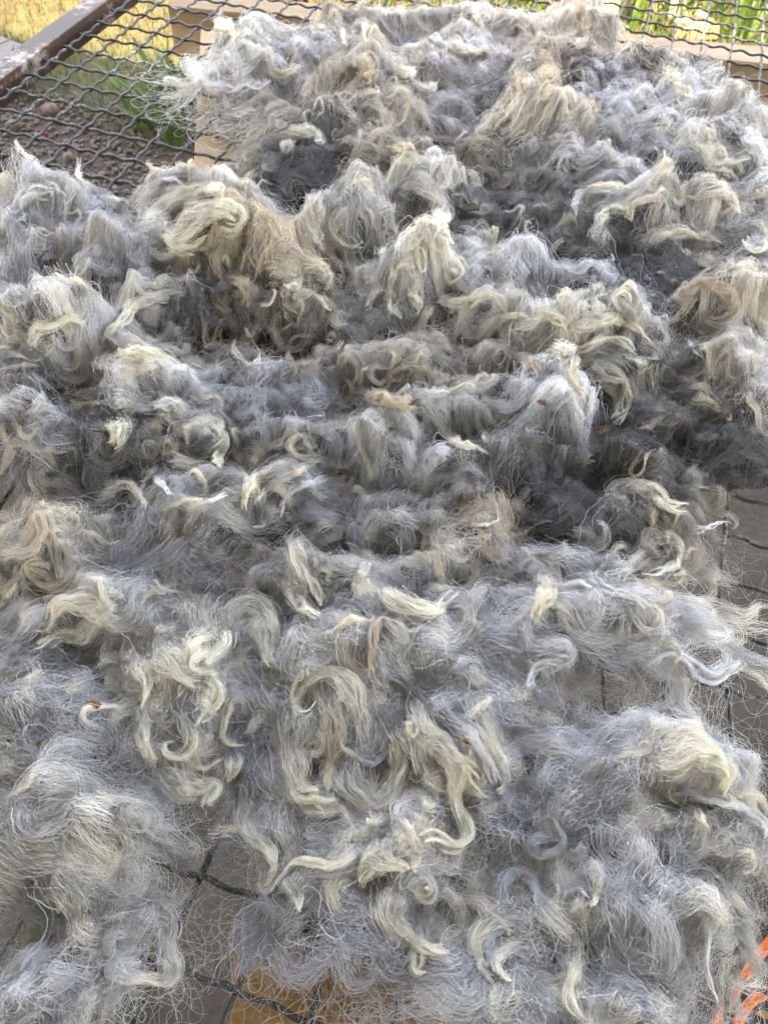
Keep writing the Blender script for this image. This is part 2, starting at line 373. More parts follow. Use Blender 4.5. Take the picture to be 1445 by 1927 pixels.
# ------------------------------------------------------------------ things beyond the rack
p = up(1137, 60, GROUND)
beam('fence_post', (p[0], p[1], GROUND+.9), (p[0], p[1], GROUND-.05), .055, .055, M['pine'], label='pale square fence post in the sun behind the rack', category='post')
p = up(1106, 40, GROUND)
beam('fence_post', (p[0], p[1]+.1, GROUND+.9), (p[0], p[1]+.1, GROUND-.05), .03, .05, M['pine_dark'], label='dark brown fence post beside the pale post', category='post')
a, b = up(1318, 52, GROUND+.03), up(1165, -110, GROUND+.03)
beam('plank', a, b, .15, .04, M['pine'], label='sunlit pale plank lying on the ground behind the wire', category='plank')
p = up(1042, 24, GROUND)
V, F = tube_geo([(p[0], p[1], GROUND-.05), (p[0]+.005, p[1], GROUND+.25), (p[0]+.01, p[1]+.01, GROUND+.6)], .009, 8)
mesh_obj('garden_stake', V, F, M['red'], smooth=True, label='thin red garden stake behind the far tufts', category='stake')
# thin wire fence far behind
fr = empty('wire_fence', (0.3, 2.75, GROUND), label='thin square-mesh wire fence standing behind the rack', category='fence')
for k in range(26):
    V, F = tube_geo([(k*.1, 0.02*math.sin(k), -.03), (k*.1, 0.02*math.sin(k), .5), (k*.1, 0.02*math.sin(k)+.005, 1.0)], .0014, 4); mesh_obj('wire', V, F, M['wire'], fr)
for k in range(11):
    V, F = tube_geo([(-.05, 0, k*.1-.02), (1.25, .01, k*.1-.025), (2.55, 0, k*.1-.02)], .0014, 4); mesh_obj('wire', V, F, M['wire'], fr)
# the grey deck board on the left with a berry on it
a, b = up(-60, 128, GROUND+.09), up(40, 82, GROUND+.09)
dk = empty('deck_bench', (a[0], a[1], GROUND), label='weathered grey plank step beside the rusty rack frame', category='step')
dv = (b-a)/np.linalg.norm(b-a); nv = np.array([-dv[1], dv[0], 0])
for k in range(2):
    beam('board', a+nv*.085*k, b+nv*.085*k, .08, .03, M['deck'], dk)
for q in (.1, .85):
    c = a+(b-a)*q; beam('bearer', c+nv*-.03+np.array([0, 0, -.03]), c+nv*.11+np.array([0, 0, -.03]), .04, .07, M['deck'], dk)
def berry(px, py, z, r, label):
    p = up(px, py, z); v = ICO_V*r*(1+.04*RNG.standard_normal((len(ICO_V), 1)))
    root = empty('berry', (p[0], p[1], z), label=label, category='berry', group='fallen red berries')
    o = tri_mesh('flesh', v+np.array([0, 0, r*.9]), ICO_F, M['berry'], parent=root)
    V, F = tube_geo([(0, 0, r*1.8), (r*.3, 0, r*2.3), (r*.9, 0, r*2.7)], r*.12, 4); mesh_obj('stalk', V, F, M['chaff'], root)
berry(29, 100, GROUND+.09, .008, 'red berry lying on the weathered grey plank')
berry(88, 257, GROUND+.006, .008, 'red berry lying among the pebbles')

# ------------------------------------------------------------------ timber trestle under the wire
tr = empty('timber_trestle', (0.5, 0.2, GROUND), label='pine trestle of beams and boards under the wire rack', category='trestle')
ZT = -.026
fy = lambda x: .553+.215*(x+.026)
beam('beam', (-.03, fy(-.03), ZT), (1.32, fy(1.32), ZT), .07, .08, M['pine_grey'], tr)
beam('board', (.098, .47, ZT), (.345, -.07, ZT), .058, .035, M['pine'], tr)
beam('board', (.80, -.31, ZT), (1.40, .82, ZT), .05, .04, M['pine_warm'], tr)
beam('beam', (.719, -.838, ZT), (.93, -.775, ZT), .075, .085, M['pine_warm'], tr)
for x, y in ((.2, fy(.2)), (1.15, fy(1.15)), (.33, -.03), (.86, -.8)):
    zt = ZT-.081 if y > 0 else (ZT-.086 if y < -.7 else ZT-.036)
    beam('leg', (x, y, zt), (x, y, GROUND+.002), .05, .05, M['pine_dark'], tr)

# ------------------------------------------------------------------ the rack: iron frame and crimped wires
rk = empty('wire_rack', (0, 0, GROUND), label='crimped wire mesh rack in a worn brown angle-iron frame, holding the fleece', category='rack')
ZR = -GROUND
def angle(name, p0, p1, inner, w=.036, t=.005):
    """angle iron from p0 to p1: a top flange and a flange hanging at its inner edge"""
    p0, p1 = np.array(p0, float), np.array(p1, float); inner = np.array(inner, float)
    prof = [(0, 0), (w, 0), (w, -w), (w-t, -w), (w-t, -t), (0, -t)]
    V = [e+inner*a+np.array([0, 0, b]) for e in (p0, p1) for a, b in prof]
    n = 6; F = [(k, (k+1) % n, n+(k+1) % n, n+k) for k in range(n)]+[tuple(range(n))[::-1], tuple(range(n, 2*n))]
    o = mesh_obj(name, V, F, M['rust'], rk); bv = o.modifiers.new('ease', 'BEVEL'); bv.width = .0012; bv.segments = 2; return o
X0, X1, Y0, Y1 = -.105, 1.56, -1.25, 1.3
angle('frame_rail', (X0, Y0, ZR+.012), (X0, Y1, ZR+.012), (1, 0, 0))
angle('frame_rail', (X1, Y1, ZR+.012), (X1, Y0, ZR+.012), (-1, 0, 0))
angle('frame_rail', (X1-.043, Y0, ZR+.011), (X0+.043, Y0, ZR+.011), (0, 1, 0))
angle('frame_rail', (X0+.043, Y1, ZR+.011), (X1-.043, Y1, ZR+.011), (0, -1, 0))
def leg(x, y, sx, sy):
    w, t = .042, .005; pr = [(0, 0), (w*sx, 0), (w*sx, t*sy), (t*sx, t*sy), (t*sx, w*sy), (0, w*sy)]
    V = [(x+a, y+b, z) for z in (ZR+.006, 0.0) for a, b in pr]; n = 6
    F = [(k, (k+1) % n, n+(k+1) % n, n+k) for k in range(n)]+[tuple(range(n))[::-1], tuple(range(n, 2*n))]
    mesh_obj('leg', V, F, M['rust'], rk)
for x, y, sx, sy in ((X0+.001, .045, 1, 1), (X1-.001, .045, -1, 1), (X0+.001, Y0+.01, 1, 1), (X1-.001, Y0+.01, -1, 1), (X0+.001, Y1-.01, 1, -1), (X1-.001, Y1-.01, -1, -1)): leg(x, y, sx, sy)
S = .05; WR = .0021
def row_y(i): return S*(i-(.57*(i/16.0)**2 if i < 0 else 0))
def warp_x(x, y):
    t = np.clip((-.42-y)/.2, 0, 1); return x+.45*S*(t*t*(3-2*t))
ROWS = [i for i in range(-22, 26) if Y0+.045 < row_y(i) < Y1-.045]
COLS = list(range(-1, 31))
sag = lambda x, y: .003*np.sin(2.1*x+1)*np.sin(2.6*y+.5)
for i in ROWS:
    u = np.arange(-1.2, 30.3, .11); x = u*S; y = np.full_like(x, row_y(i))+.0012*np.sin(u*1.7+i); x2 = warp_x(x, y)
    z = ((-1)**(i % 2))*.0016*np.cos(3*math.pi*u)+sag(x, y)+ZR
    V, F = tube_geo(np.stack([x2, y+.0009*np.sin(3*math.pi*u+i), z], -1), WR, 6); mesh_obj('wire', V, F, M['wire'], rk, smooth=True)
RY = np.array([row_y(i) for i in ROWS]); RI = np.array(ROWS, float)
for j in COLS:
    u = np.arange(ROWS[0]-.3, ROWS[-1]+.3, .11); y = np.interp(u, RI, RY); x = warp_x(np.full_like(y, j*S), y)+.001*np.sin(u*1.3+j*2)
    z = -((-1)**(j % 2))*.0016*np.cos(3*math.pi*u)+sag(x, y)+ZR
    V, F = tube_geo(np.stack([x, y, z], -1), WR, 6); mesh_obj('wire', V, F, M['wire'], rk, smooth=True)

# ------------------------------------------------------------------ orange hose on the floor
def hose(pts, r=.0066):
    P = smooth_path([np.append(up(a, b, GROUND+r)[:2], GROUND+r+c) for a, b, c in pts], 60)
    V, F = tube_geo(P, r, 10); return V, F
hs = [(1330, 1975, 0), (1350, 1927, 0), (1400, 1838, 0), (1455, 1765, 0), (1560, 1660, 0), (1650, 1700, 0), (1600, 1790, 0), (1500, 1850, 0), (1440, 1868, 0), (1405, 1893, 0), (1382, 1940, 0), (1375, 2050, 0)]
V, F = hose(hs); mesh_obj('hose', V, F, M['hose'], smooth=True, label='bright orange hose looped on the concrete under the rack', category='hose')
# dry leaves on the floor
for (px, py, sz, lab) in ((1420, 1905, .012, 'long dry leaf lying on the concrete inside the hose loop'), (1416, 1722, .008, 'small rusty dry leaf on the concrete outside the hose loop')):
    p = up(px, py, GROUND); V, F = leaf_geo(1.0, .16, .5, .3)
    V = np.array(V)*sz*2; V = np.stack([V[:, 2], V[:, 1], V[:, 0]*.25+.002], -1)+np.array([p[0], p[1], GROUND])
    mesh_obj('dry_leaf', V, F, M['leafdry'], label=lab, category='leaf', group='dry leaves on the concrete')

# ================================================================== the fleece
# one row per tuft: spot in the photograph, half width and half height there, height (mm), grey tone, cream at the tips,
# the way the fibres run (0 right, 90 away from the viewer), curliness, density, tint, label
TUFTS = [
 # --- far row along the beam
 (488, 138, 82, 74, 75, .58, .55, 70, .8, 1, 'n', 'puffy white tuft bulging over bare wire next to the upright pine board'),
 (600, 130, 78, 52, 60, .55, .5, 40, .5, 1, 'n', 'pale grey tuft wedged right of the puffy white corner tuft'),
 (657, 68, 62, 48, 70, .42, .6, 95, .6, 1, 't', 'small spiky tuft with wisps standing up against the far beam'),
 (768, 62, 78, 42, 55, .5, .5, 160, .5, 1, 'n', 'low grey and cream tuft between spiky tuft and cream peak'),
 (880, 72, 72, 58, 85, .58, .75, 100, .5, 1, 'n', 'cream tuft rising to a soft peak before the far beam'),
 (966, 66, 58, 44, 60, .5, .5, 20, .4, 1, 't', 'grey tuft with a tan hollow between cream peak and tall crest'),
 (1072, 78, 78, 72, 100, .52, .35, 80, .35, 1, 't', 'tall grey tuft with tan crest pointing up at the dark fence post'),
 (690, 190, 112, 74, 80, .42, .5, 70, .5, 1, 't', 'broad grey and tan tuft behind the puffy white corner tuft'),
 (812, 152, 78, 42, 50, .55, .85, 170, .9, 1, 'n', 'cream ringlet tuft in front of the cream peak'),
 (908, 150, 72, 40, 50, .6, .5, 150, .6, 1, 'n', 'soft white tuft left of the hanging tan fringe'),
 (1010, 160, 52, 60, 75, .38, 1.0, 265, .3, 1, 'tt', 'tan tuft hanging down like a fringe in front of the tall crest'),
 (1100, 178, 62, 48, 60, .2, .2, 210, .5, 1, 'n', 'charcoal tuft right of the hanging tan fringe'),
 (1182, 176, 74, 54, 70, .42, .6, 130, .5, 1, 't', 'tan and grey tuft at the foot of the tall crest'),
 (1268, 178, 74, 44, 55, .25, .5, 320, .4, 1, 'n', 'dark tuft crossed by one long cream lock near the grey beam'),
 (1328, 212, 44, 38, 48, .58, .5, 40, .3, 1, 'n', 'white tuft with stiff splayed ends at the beam'),
 # --- second far row
 (522, 252, 42, 40, 45, .4, .4, 20, .6, 1, 't', 'small grey tuft lying over the upright pine board'),
 (598, 268, 62, 55, 60, .27, .6, 60, .8, 1, 'n', 'dark rolled tuft with cream locks curling over its top'),
 (705, 262, 92, 46, 55, .48, .6, 10, .5, 1, 't', 'flat tan and grey tuft below the broad far tuft'),
 (848, 232, 92, 42, 55, .45, .3, 340, .3, 1, 'b', 'blue-grey roll with dark underside beside the smooth egg-shaped tuft'),
 (935, 232, 52, 48, 50, .2, .3, 260, .4, 1, 'n', 'dark grey combed tuft at the blunt end of the egg-shaped tuft'),
 (1010, 262, 108, 66, 75, .58, .6, 35, .15, 1.3, 't', 'smooth egg-shaped pale tuft ending in a pointed tan tip'),
 (1165, 222, 68, 50, 60, .66, .1, 120, .3, 1, 'b', 'bright white-blue fluff beyond the pointed tan tip'),
 (1255, 222, 82, 48, 55, .6, .3, 170, .25, 1, 'b', 'silky white combed tuft below the dark tuft with the cream lock'),
 (1360, 276, 80, 68, 80, .56, .7, 290, .3, 1, 'n', 'big swept fan of cream-tipped wool at the corner over weeds'),
 # --- third row
 (520, 318, 60, 52, 55, .32, .8, 180, .8, 1, 'n', 'grey tuft with small cream curls on the near end of the pine board'),
 (560, 345, 66, 58, 45, .2, .3, 250, .6, 1, 'n', 'dark low tuft in the hollow right of the small cream curls'),
 (712, 312, 88, 46, 60, .46, .7, 160, .5, 1, 't', 'tan-backed tuft curling around a dark hollow'),
 (880, 345, 72, 58, 60, .28, .7, 130, .5, 1, 'tt', 'brown-tinged dark tuft right of the hooked cream lock'),
 (800, 385, 78, 68, 75, .56, .85, 250, .6, 1, 'n', 'pale tuft with one thick hooked cream lock'),
 (1050, 335, 78, 52, 60, .45, .4, 30, .4, 1, 'n', 'grey tuft in front of the smooth egg-shaped tuft'),
 (1140, 375, 86, 54, 65, .48, .5, 150, .5, 1, 'b', 'blue-grey tuft ringed by one thin looping lock'),
 (1265, 300, 92, 54, 65, .52, .7, 20, .6, 1, 'n', 'cream-topped tuft left of the big swept fan'),
 (1392, 345, 66, 66, 60, .5, .4, 280, .4, 1, 'n', 'loose silvery tuft hanging below the big swept fan'),
 (655, 432, 84, 88, 80, .5, .9, 260, .6, 1, 'n', 'ridge-shaped tuft with cream locks running down its side'),
 (1000, 425, 82, 70, 60, .24, .5, 90, 1.0, 1, 'n', 'dark frizzy tuft with upright crinkled locks'),
 (905, 440, 58, 54, 50, .32, .4, 200, .6, 1, 'n', 'mid grey tuft between hooked cream lock and dark frizzy tuft'),
 (1240, 420, 112, 66, 75, .5, .85, 185, .9, 1, 'n', 'large cream-curled tuft swirling leftward beside the big ring curl'),
 (1398, 435, 56, 58, 55, .45, .8, 300, 1.0, 1, 'n', 'tuft ending in one big open ring curl'),
 # --- left middle
 (120, 420, 128, 72, 90, .5, .5, 120, .4, .8, 'b', 'large wispy pale tuft at the edge of the bare wire'),
 (385, 415, 118, 60, 80, .52, .9, 200, .6, 1, 'n', 'cream swirl tuft in front of the pine board end'),
 (480, 510, 142, 84, 90, .48, .9, 300, .6, 1, 'tt', 'large tan and cream tuft with a row of curled edges'),
 (235, 515, 112, 74, 70, .4, .3, 220, .5, .9, 'b', 'smoky grey tuft left of the large tan tuft'),
 (45, 520, 62, 84, 65, .48, .6, 110, .6, .9, 'n', 'pale tuft at the rim below the large wispy tuft'),
 (25, 625, 48, 56, 50, .3, .9, 280, .7, 1, 'n', 'dark tuft with a folded cream lock at the rack edge'),
 (300, 610, 84, 52, 60, .42, .6, 215, .5, 1, 'n', 'grey tuft trailing one long S-shaped cream lock'),
 (368, 610, 52, 66, 60, .22, .2, 260, .5, 1, 'b', 'dark blue-grey tuft beside the long S-shaped lock'),
 (470, 610, 92, 52, 50, .33, .8, 300, 1.0, 1, 't', 'tuft of tan ringlets hanging below the large tan tuft'),
 (575, 640, 82, 56, 50, .32, .8, 250, 1.0, 1, 't', 'loose ringlets over a dark hollow right of the tan ringlets'),
 (440, 718, 88, 46, 55, .38, .5, 190, .4, 1, 't', 'smooth tan-grey hump under the hanging ringlets'),
 (272, 690, 78, 38, 50, .45, .9, 10, .5, 1, 'n', 'cream combed hump with a drooping pointed tip'),
 (140, 655, 100, 82, 80, .6, .3, 330, .4, .9, 'b', 'big lilac-white tuft of long combed fibres'),
 (55, 735, 82, 60, 55, .42, .5, 320, .8, .9, 'n', 'crinkled grey tuft below the lilac-white tuft'),
 (300, 765, 108, 54, 70, .64, .2, 350, .3, 1, 'b', 'snow-white soft hump right of the knotted cream lock'),
 (358, 825, 84, 62, 65, .5, .8, 330, .5, 1, 'n', 'fan-shaped cream tuft below the snow-white hump'),
 (545, 765, 92, 60, 50, .5, .2, 30, .4, 1, 'b', 'faint blue-white fluff in the middle hollow'),
 (690, 610, 72, 52, 45, .4, .3, 160, .5, 1, 'n', 'thin grey fluff behind the ringlet tuft'),
 # --- centre
 (760, 555, 82, 76, 80, .58, .9, 230, 1.0, 1, 'n', 'cream mass of tight ringlets in the middle of the fleece'),
 (868, 520, 76, 56, 70, .6, .6, 60, .6, 1, 'n', 'pale tuft joining the ringlet mass and the white fluff'),
 (952, 555, 76, 60, 70, .68, .2, 110, .4, 1, 'b', 'white fluffy crest beside the tight ringlet mass'),
 (1080, 500, 78, 48, 45, .22, .2, 200, .6, 1, 'n', 'dark grey tuft in the hollow behind the blue-grey dome'),
 (1112, 572, 84, 50, 65, .54, .2, 170, .3, 1, 'b', 'smooth blue-grey dome behind the cream ridge'),
 (955, 640, 98, 50, 70, .56, .95, 190, .9, 1, 'n', 'cream curly ridge in front of the white fluffy crest'),
 (1115, 640, 112, 56, 75, .58, .95, 200, .9, 1, 'n', 'long cream ridge of loose curls in front of the blue-grey dome'),
 (1225, 560, 92, 62, 50, .22, .2, 250, .7, 1, 'n', 'dark tuft between blue-grey dome and folded tan curl'),
 (1350, 585, 82, 78, 75, .5, .8, 120, .5, 1, 't', 'tuft folded over in one thick tan curl'),
 (1412, 530, 56, 42, 50, .42, .2, 180, .4, 1, 'b', 'small smooth grey tuft beyond the folded tan curl'),
 (1372, 675, 72, 50, 55, .5, .5, 210, .5, 1, 'n', 'pale tuft with a thin dangling curl beside the wood block gap'),
 (780, 700, 102, 48, 60, .44, .7, 170, .7, 1, 't', 'tan-tipped wavy tuft below the tight ringlet mass'),
 (932, 705, 62, 48, 55, .44, .7, 250, .6, 1, 't', 'tan curl beside a small dark hole'),
 (660, 712, 56, 54, 50, .36, .7, 110, .8, 1, 't', 'dark-centred tuft looped round by thin tan locks'),
 (1022, 790, 92, 82, 75, .74, .15, 250, .3, 1.2, 'b', 'whitest fluffy tuft, like cotton, with a brown speck'),
 (820, 795, 116, 58, 65, .5, .85, 320, .7, 1, 'n', 'cream tuft with netted locks left of the cotton-white tuft'),
 (1155, 700, 88, 68, 70, .4, .9, 280, .6, 1, 'n', 'tuft of long wavy cream locks falling beside an orange wood patch'),
 (1195, 745, 66, 58, 55, .16, .2, 280, .5, 1, 'b', 'dark slate tuft right of the long wavy cream locks'),
 (1322, 735, 76, 58, 75, .46, .5, 110, .3, 1, 't', 'domed grey tuft with a tan rim over the black tuft'),
 (1420, 785, 48, 62, 60, .6, .1, 120, .2, 1, 'b', 'smooth white tuft at the rack side above the black tuft'),
 (1262, 800, 106, 56, 65, .26, .4, 200, .8, 1, 'n', 'dark frizzy tuft in front of the tan-rimmed dome'),
 (1360, 866, 88, 64, 50, .16, .1, 250, .6, 1, 'n', 'black tuft at the rack side, darkest of the fleece'),
 (718, 860, 86, 82, 70, .48, .2, 220, .3, 1.2, 'n', 'felted grey slab with a matted flat top'),
 (565, 875, 100, 56, 55, .42, .8, 200, .6, 1, 'b', 'tuft of parallel cream locks left of the felted slab'),
 (75, 850, 112, 78, 60, .4, .5, 300, .7, .9, 'b', 'grey tuft with short tan tips at the rack edge'),
 (232, 900, 104, 82, 50, .22, .5, 310, .9, .9, 'n', 'dark open tuft of wild wisps'),
 (375, 890, 66, 42, 45, .26, .6, 190, .6, 1, 'n', 'dark tuft under the fan-shaped cream tuft'),
 (450, 965, 148, 58, 65, .4, .6, 25, .4, 1, 'b', 'long grey roll with white locks thrown over it'),
 (562, 1000, 104, 76, 60, .34, .2, 10, .25, 1.1, 'b', 'smooth slate tuft ending at a gap in the wool'),
 (845, 925, 66, 52, 55, .58, .2, 200, .3, 1.2, 'b', 'white felted tuft right of the felted slab'),
 (965, 905, 100, 72, 55, .24, .2, 250, .9, 1, 'b', 'dark frizzy tuft below the cotton-white tuft'),
 (742, 1000, 96, 84, 55, .42, .4, 270, .5, 1, 'n', 'grey tuft under the felted slab beside the wire gap'),
 (880, 1030, 78, 88, 60, .4, .7, 260, .5, 1, 'tt', 'tan-brown tuft hanging towards the big silver tuft'),
 (1105, 1000, 128, 68, 50, .2, .3, 200, .5, 1, 'b', 'dark blue-grey tuft of combed fibres behind the cream loops'),
 (1232, 990, 94, 100, 60, .28, .7, 320, .8, .9, 't', 'brownish tuft with bold cream loops at the open wire'),
 (478, 815, 70, 48, 45, .4, .5, 200, .5, 1, 'b', 'flat mid-grey tuft between fan-shaped cream tuft and parallel cream locks'),
 (1125, 290, 74, 42, 50, .36, .4, 160, .4, 1, 'n', 'grey tuft under the pointed tan tip of the egg-shaped tuft'),
 (480, 1190, 70, 80, 35, .46, .4, 250, .5, .8, 'b', 'soft silver bed under the hooked cream lock'),
 (930, 1330, 120, 60, 30, .48, .3, 330, .5, .7, 'b', 'thin silver sheet between biggest silver tuft and combed locks'),
 (945, 1565, 84, 74, 30, .48, .4, 250, .6, .6, 'b', 'thin silver wisp sheet right of the bold S-shaped lock'),
 (1165, 875, 84, 62, 50, .2, .2, 240, .7, 1, 'b', 'charcoal frizzy tuft filling in between cotton-white and black tufts'),
 # --- near left
 (95, 1060, 108, 82, 55, .4, .9, 150, .8, .9, 't', 'grey tuft with a knot of tan loops'),
 (190, 1165, 108, 60, 55, .5, .8, 215, .4, 1, 'n', 'tuft ending in a splayed cream fan'),
 (330, 1065, 132, 56, 50, .38, .4, 30, .5, 1, 'b', 'slate tuft twisting down to the splayed cream fan'),
 (60, 1235, 112, 92, 50, .38, .2, 200, .4, .9, 'b', 'smooth smoky tuft at the rack edge below the tan loops'),
 (85, 1375, 128, 88, 50, .44, .3, 160, .5, .8, 'b', 'round blue-grey puff above the misty near fluff'),
 (310, 1200, 88, 100, 45, .44, .6, 260, .5, .8, 'n', 'loose silver tuft right of the splayed cream fan'),
 (365, 1330, 118, 112, 45, .46, .9, 290, .9, .8, 'n', 'tuft of many short cream curls falling towards the gap'),
 (590, 1120, 92, 64, 45, .46, .8, 300, .5, .8, 'n', 'frizzy tuft with an upright cream lock beside the wire gap'),
 (785, 1115, 98, 40, 40, .55, .8, 340, .4, .9, 'n', 'cream looped lock bed along the silver tuft back edge'),
 # --- near, thin and see-through
 (690, 1215, 178, 88, 50, .5, .4, 340, .5, .8, 'b', 'silver tuft with one hooked tan lock'),
 (1100, 1190, 238, 118, 60, .56, .5, 330, .6, .85, 'b', 'biggest silver tuft, wavy and see-through at its rim'),
 (640, 1385, 118, 122, 45, .46, .9, 270, .6, .8, 'n', 'tuft with a large cream swirl and hammock-shaped locks'),
 (500, 1390, 70, 130, 30, .5, .3, 280, .5, .55, 'b', 'sheer silver fluff between cream curls and large swirl'),
 (860, 1410, 128, 84, 45, .46, .8, 310, .5, .8, 'n', 'tuft of long combed cream locks above the bold S-shaped lock'),
 (1250, 1450, 132, 82, 50, .54, .5, 200, .5, .7, 'b', 'pale dome tuft with cream crown at the rack side'),
 (1075, 1500, 128, 92, 35, .48, .4, 190, .7, .5, 'b', 'netted see-through tuft with a small curl'),
 (620, 1560, 135, 86, 35, .46, .7, 330, .6, .55, 'n', 'wispy tuft with an S lock hanging over the floor gap'),
 (90, 1590, 172, 150, 60, .45, .2, 320, .7, .6, 'n', 'large misty cloud of fine fuzz at the near corner'),
 (285, 1620, 52, 100, 20, .42, .2, 300, .8, .3, 'n', 'sheer fuzz edge of the misty cloud over the floor'),
 (85, 1860, 112, 84, 55, .5, .1, 60, .4, .9, 'b', 'white cottony puff in the near corner'),
 (225, 1815, 78, 90, 30, .45, .2, 250, .7, .4, 'n', 'thin brownish-grey fuzz beside the cottony puff'),
 (765, 1640, 108, 92, 45, .48, .9, 250, .9, .7, 'n', 'cream tuft with a tight rolled curl'),
 (640, 1752, 150, 80, 35, .42, .3, 10, .5, .6, 'b', 'lilac-grey fluff lying over the amber board end'),
 (975, 1775, 112, 104, 45, .48, .8, 200, .7, .75, 'n', 'tuft with a round cream swirl like a flower'),
 (1180, 1720, 138, 130, 45, .5, .3, 120, .6, .7, 'b', 'wide rippled silver-grey tuft beside the orange hose'),
 (1330, 1600, 104, 80, 35, .42, .4, 20, .8, .5, 'n', 'open grey net of wool with a small end curl over the floor'),
 (1320, 1780, 55, 120, 20, .42, .3, 270, .5, .18, 'n', 'veil of fine wool hanging in front of the orange hose'),
 (960, 1890, 210, 66, 45, .44, .3, 350, .5, .7, 'b', 'near edge roll of soft lilac-grey wool'),
 (1165, 1890, 112, 60, 40, .5, .3, 170, .5, .7, 'b', 'near corner puff of grey wool by the hose'),
]

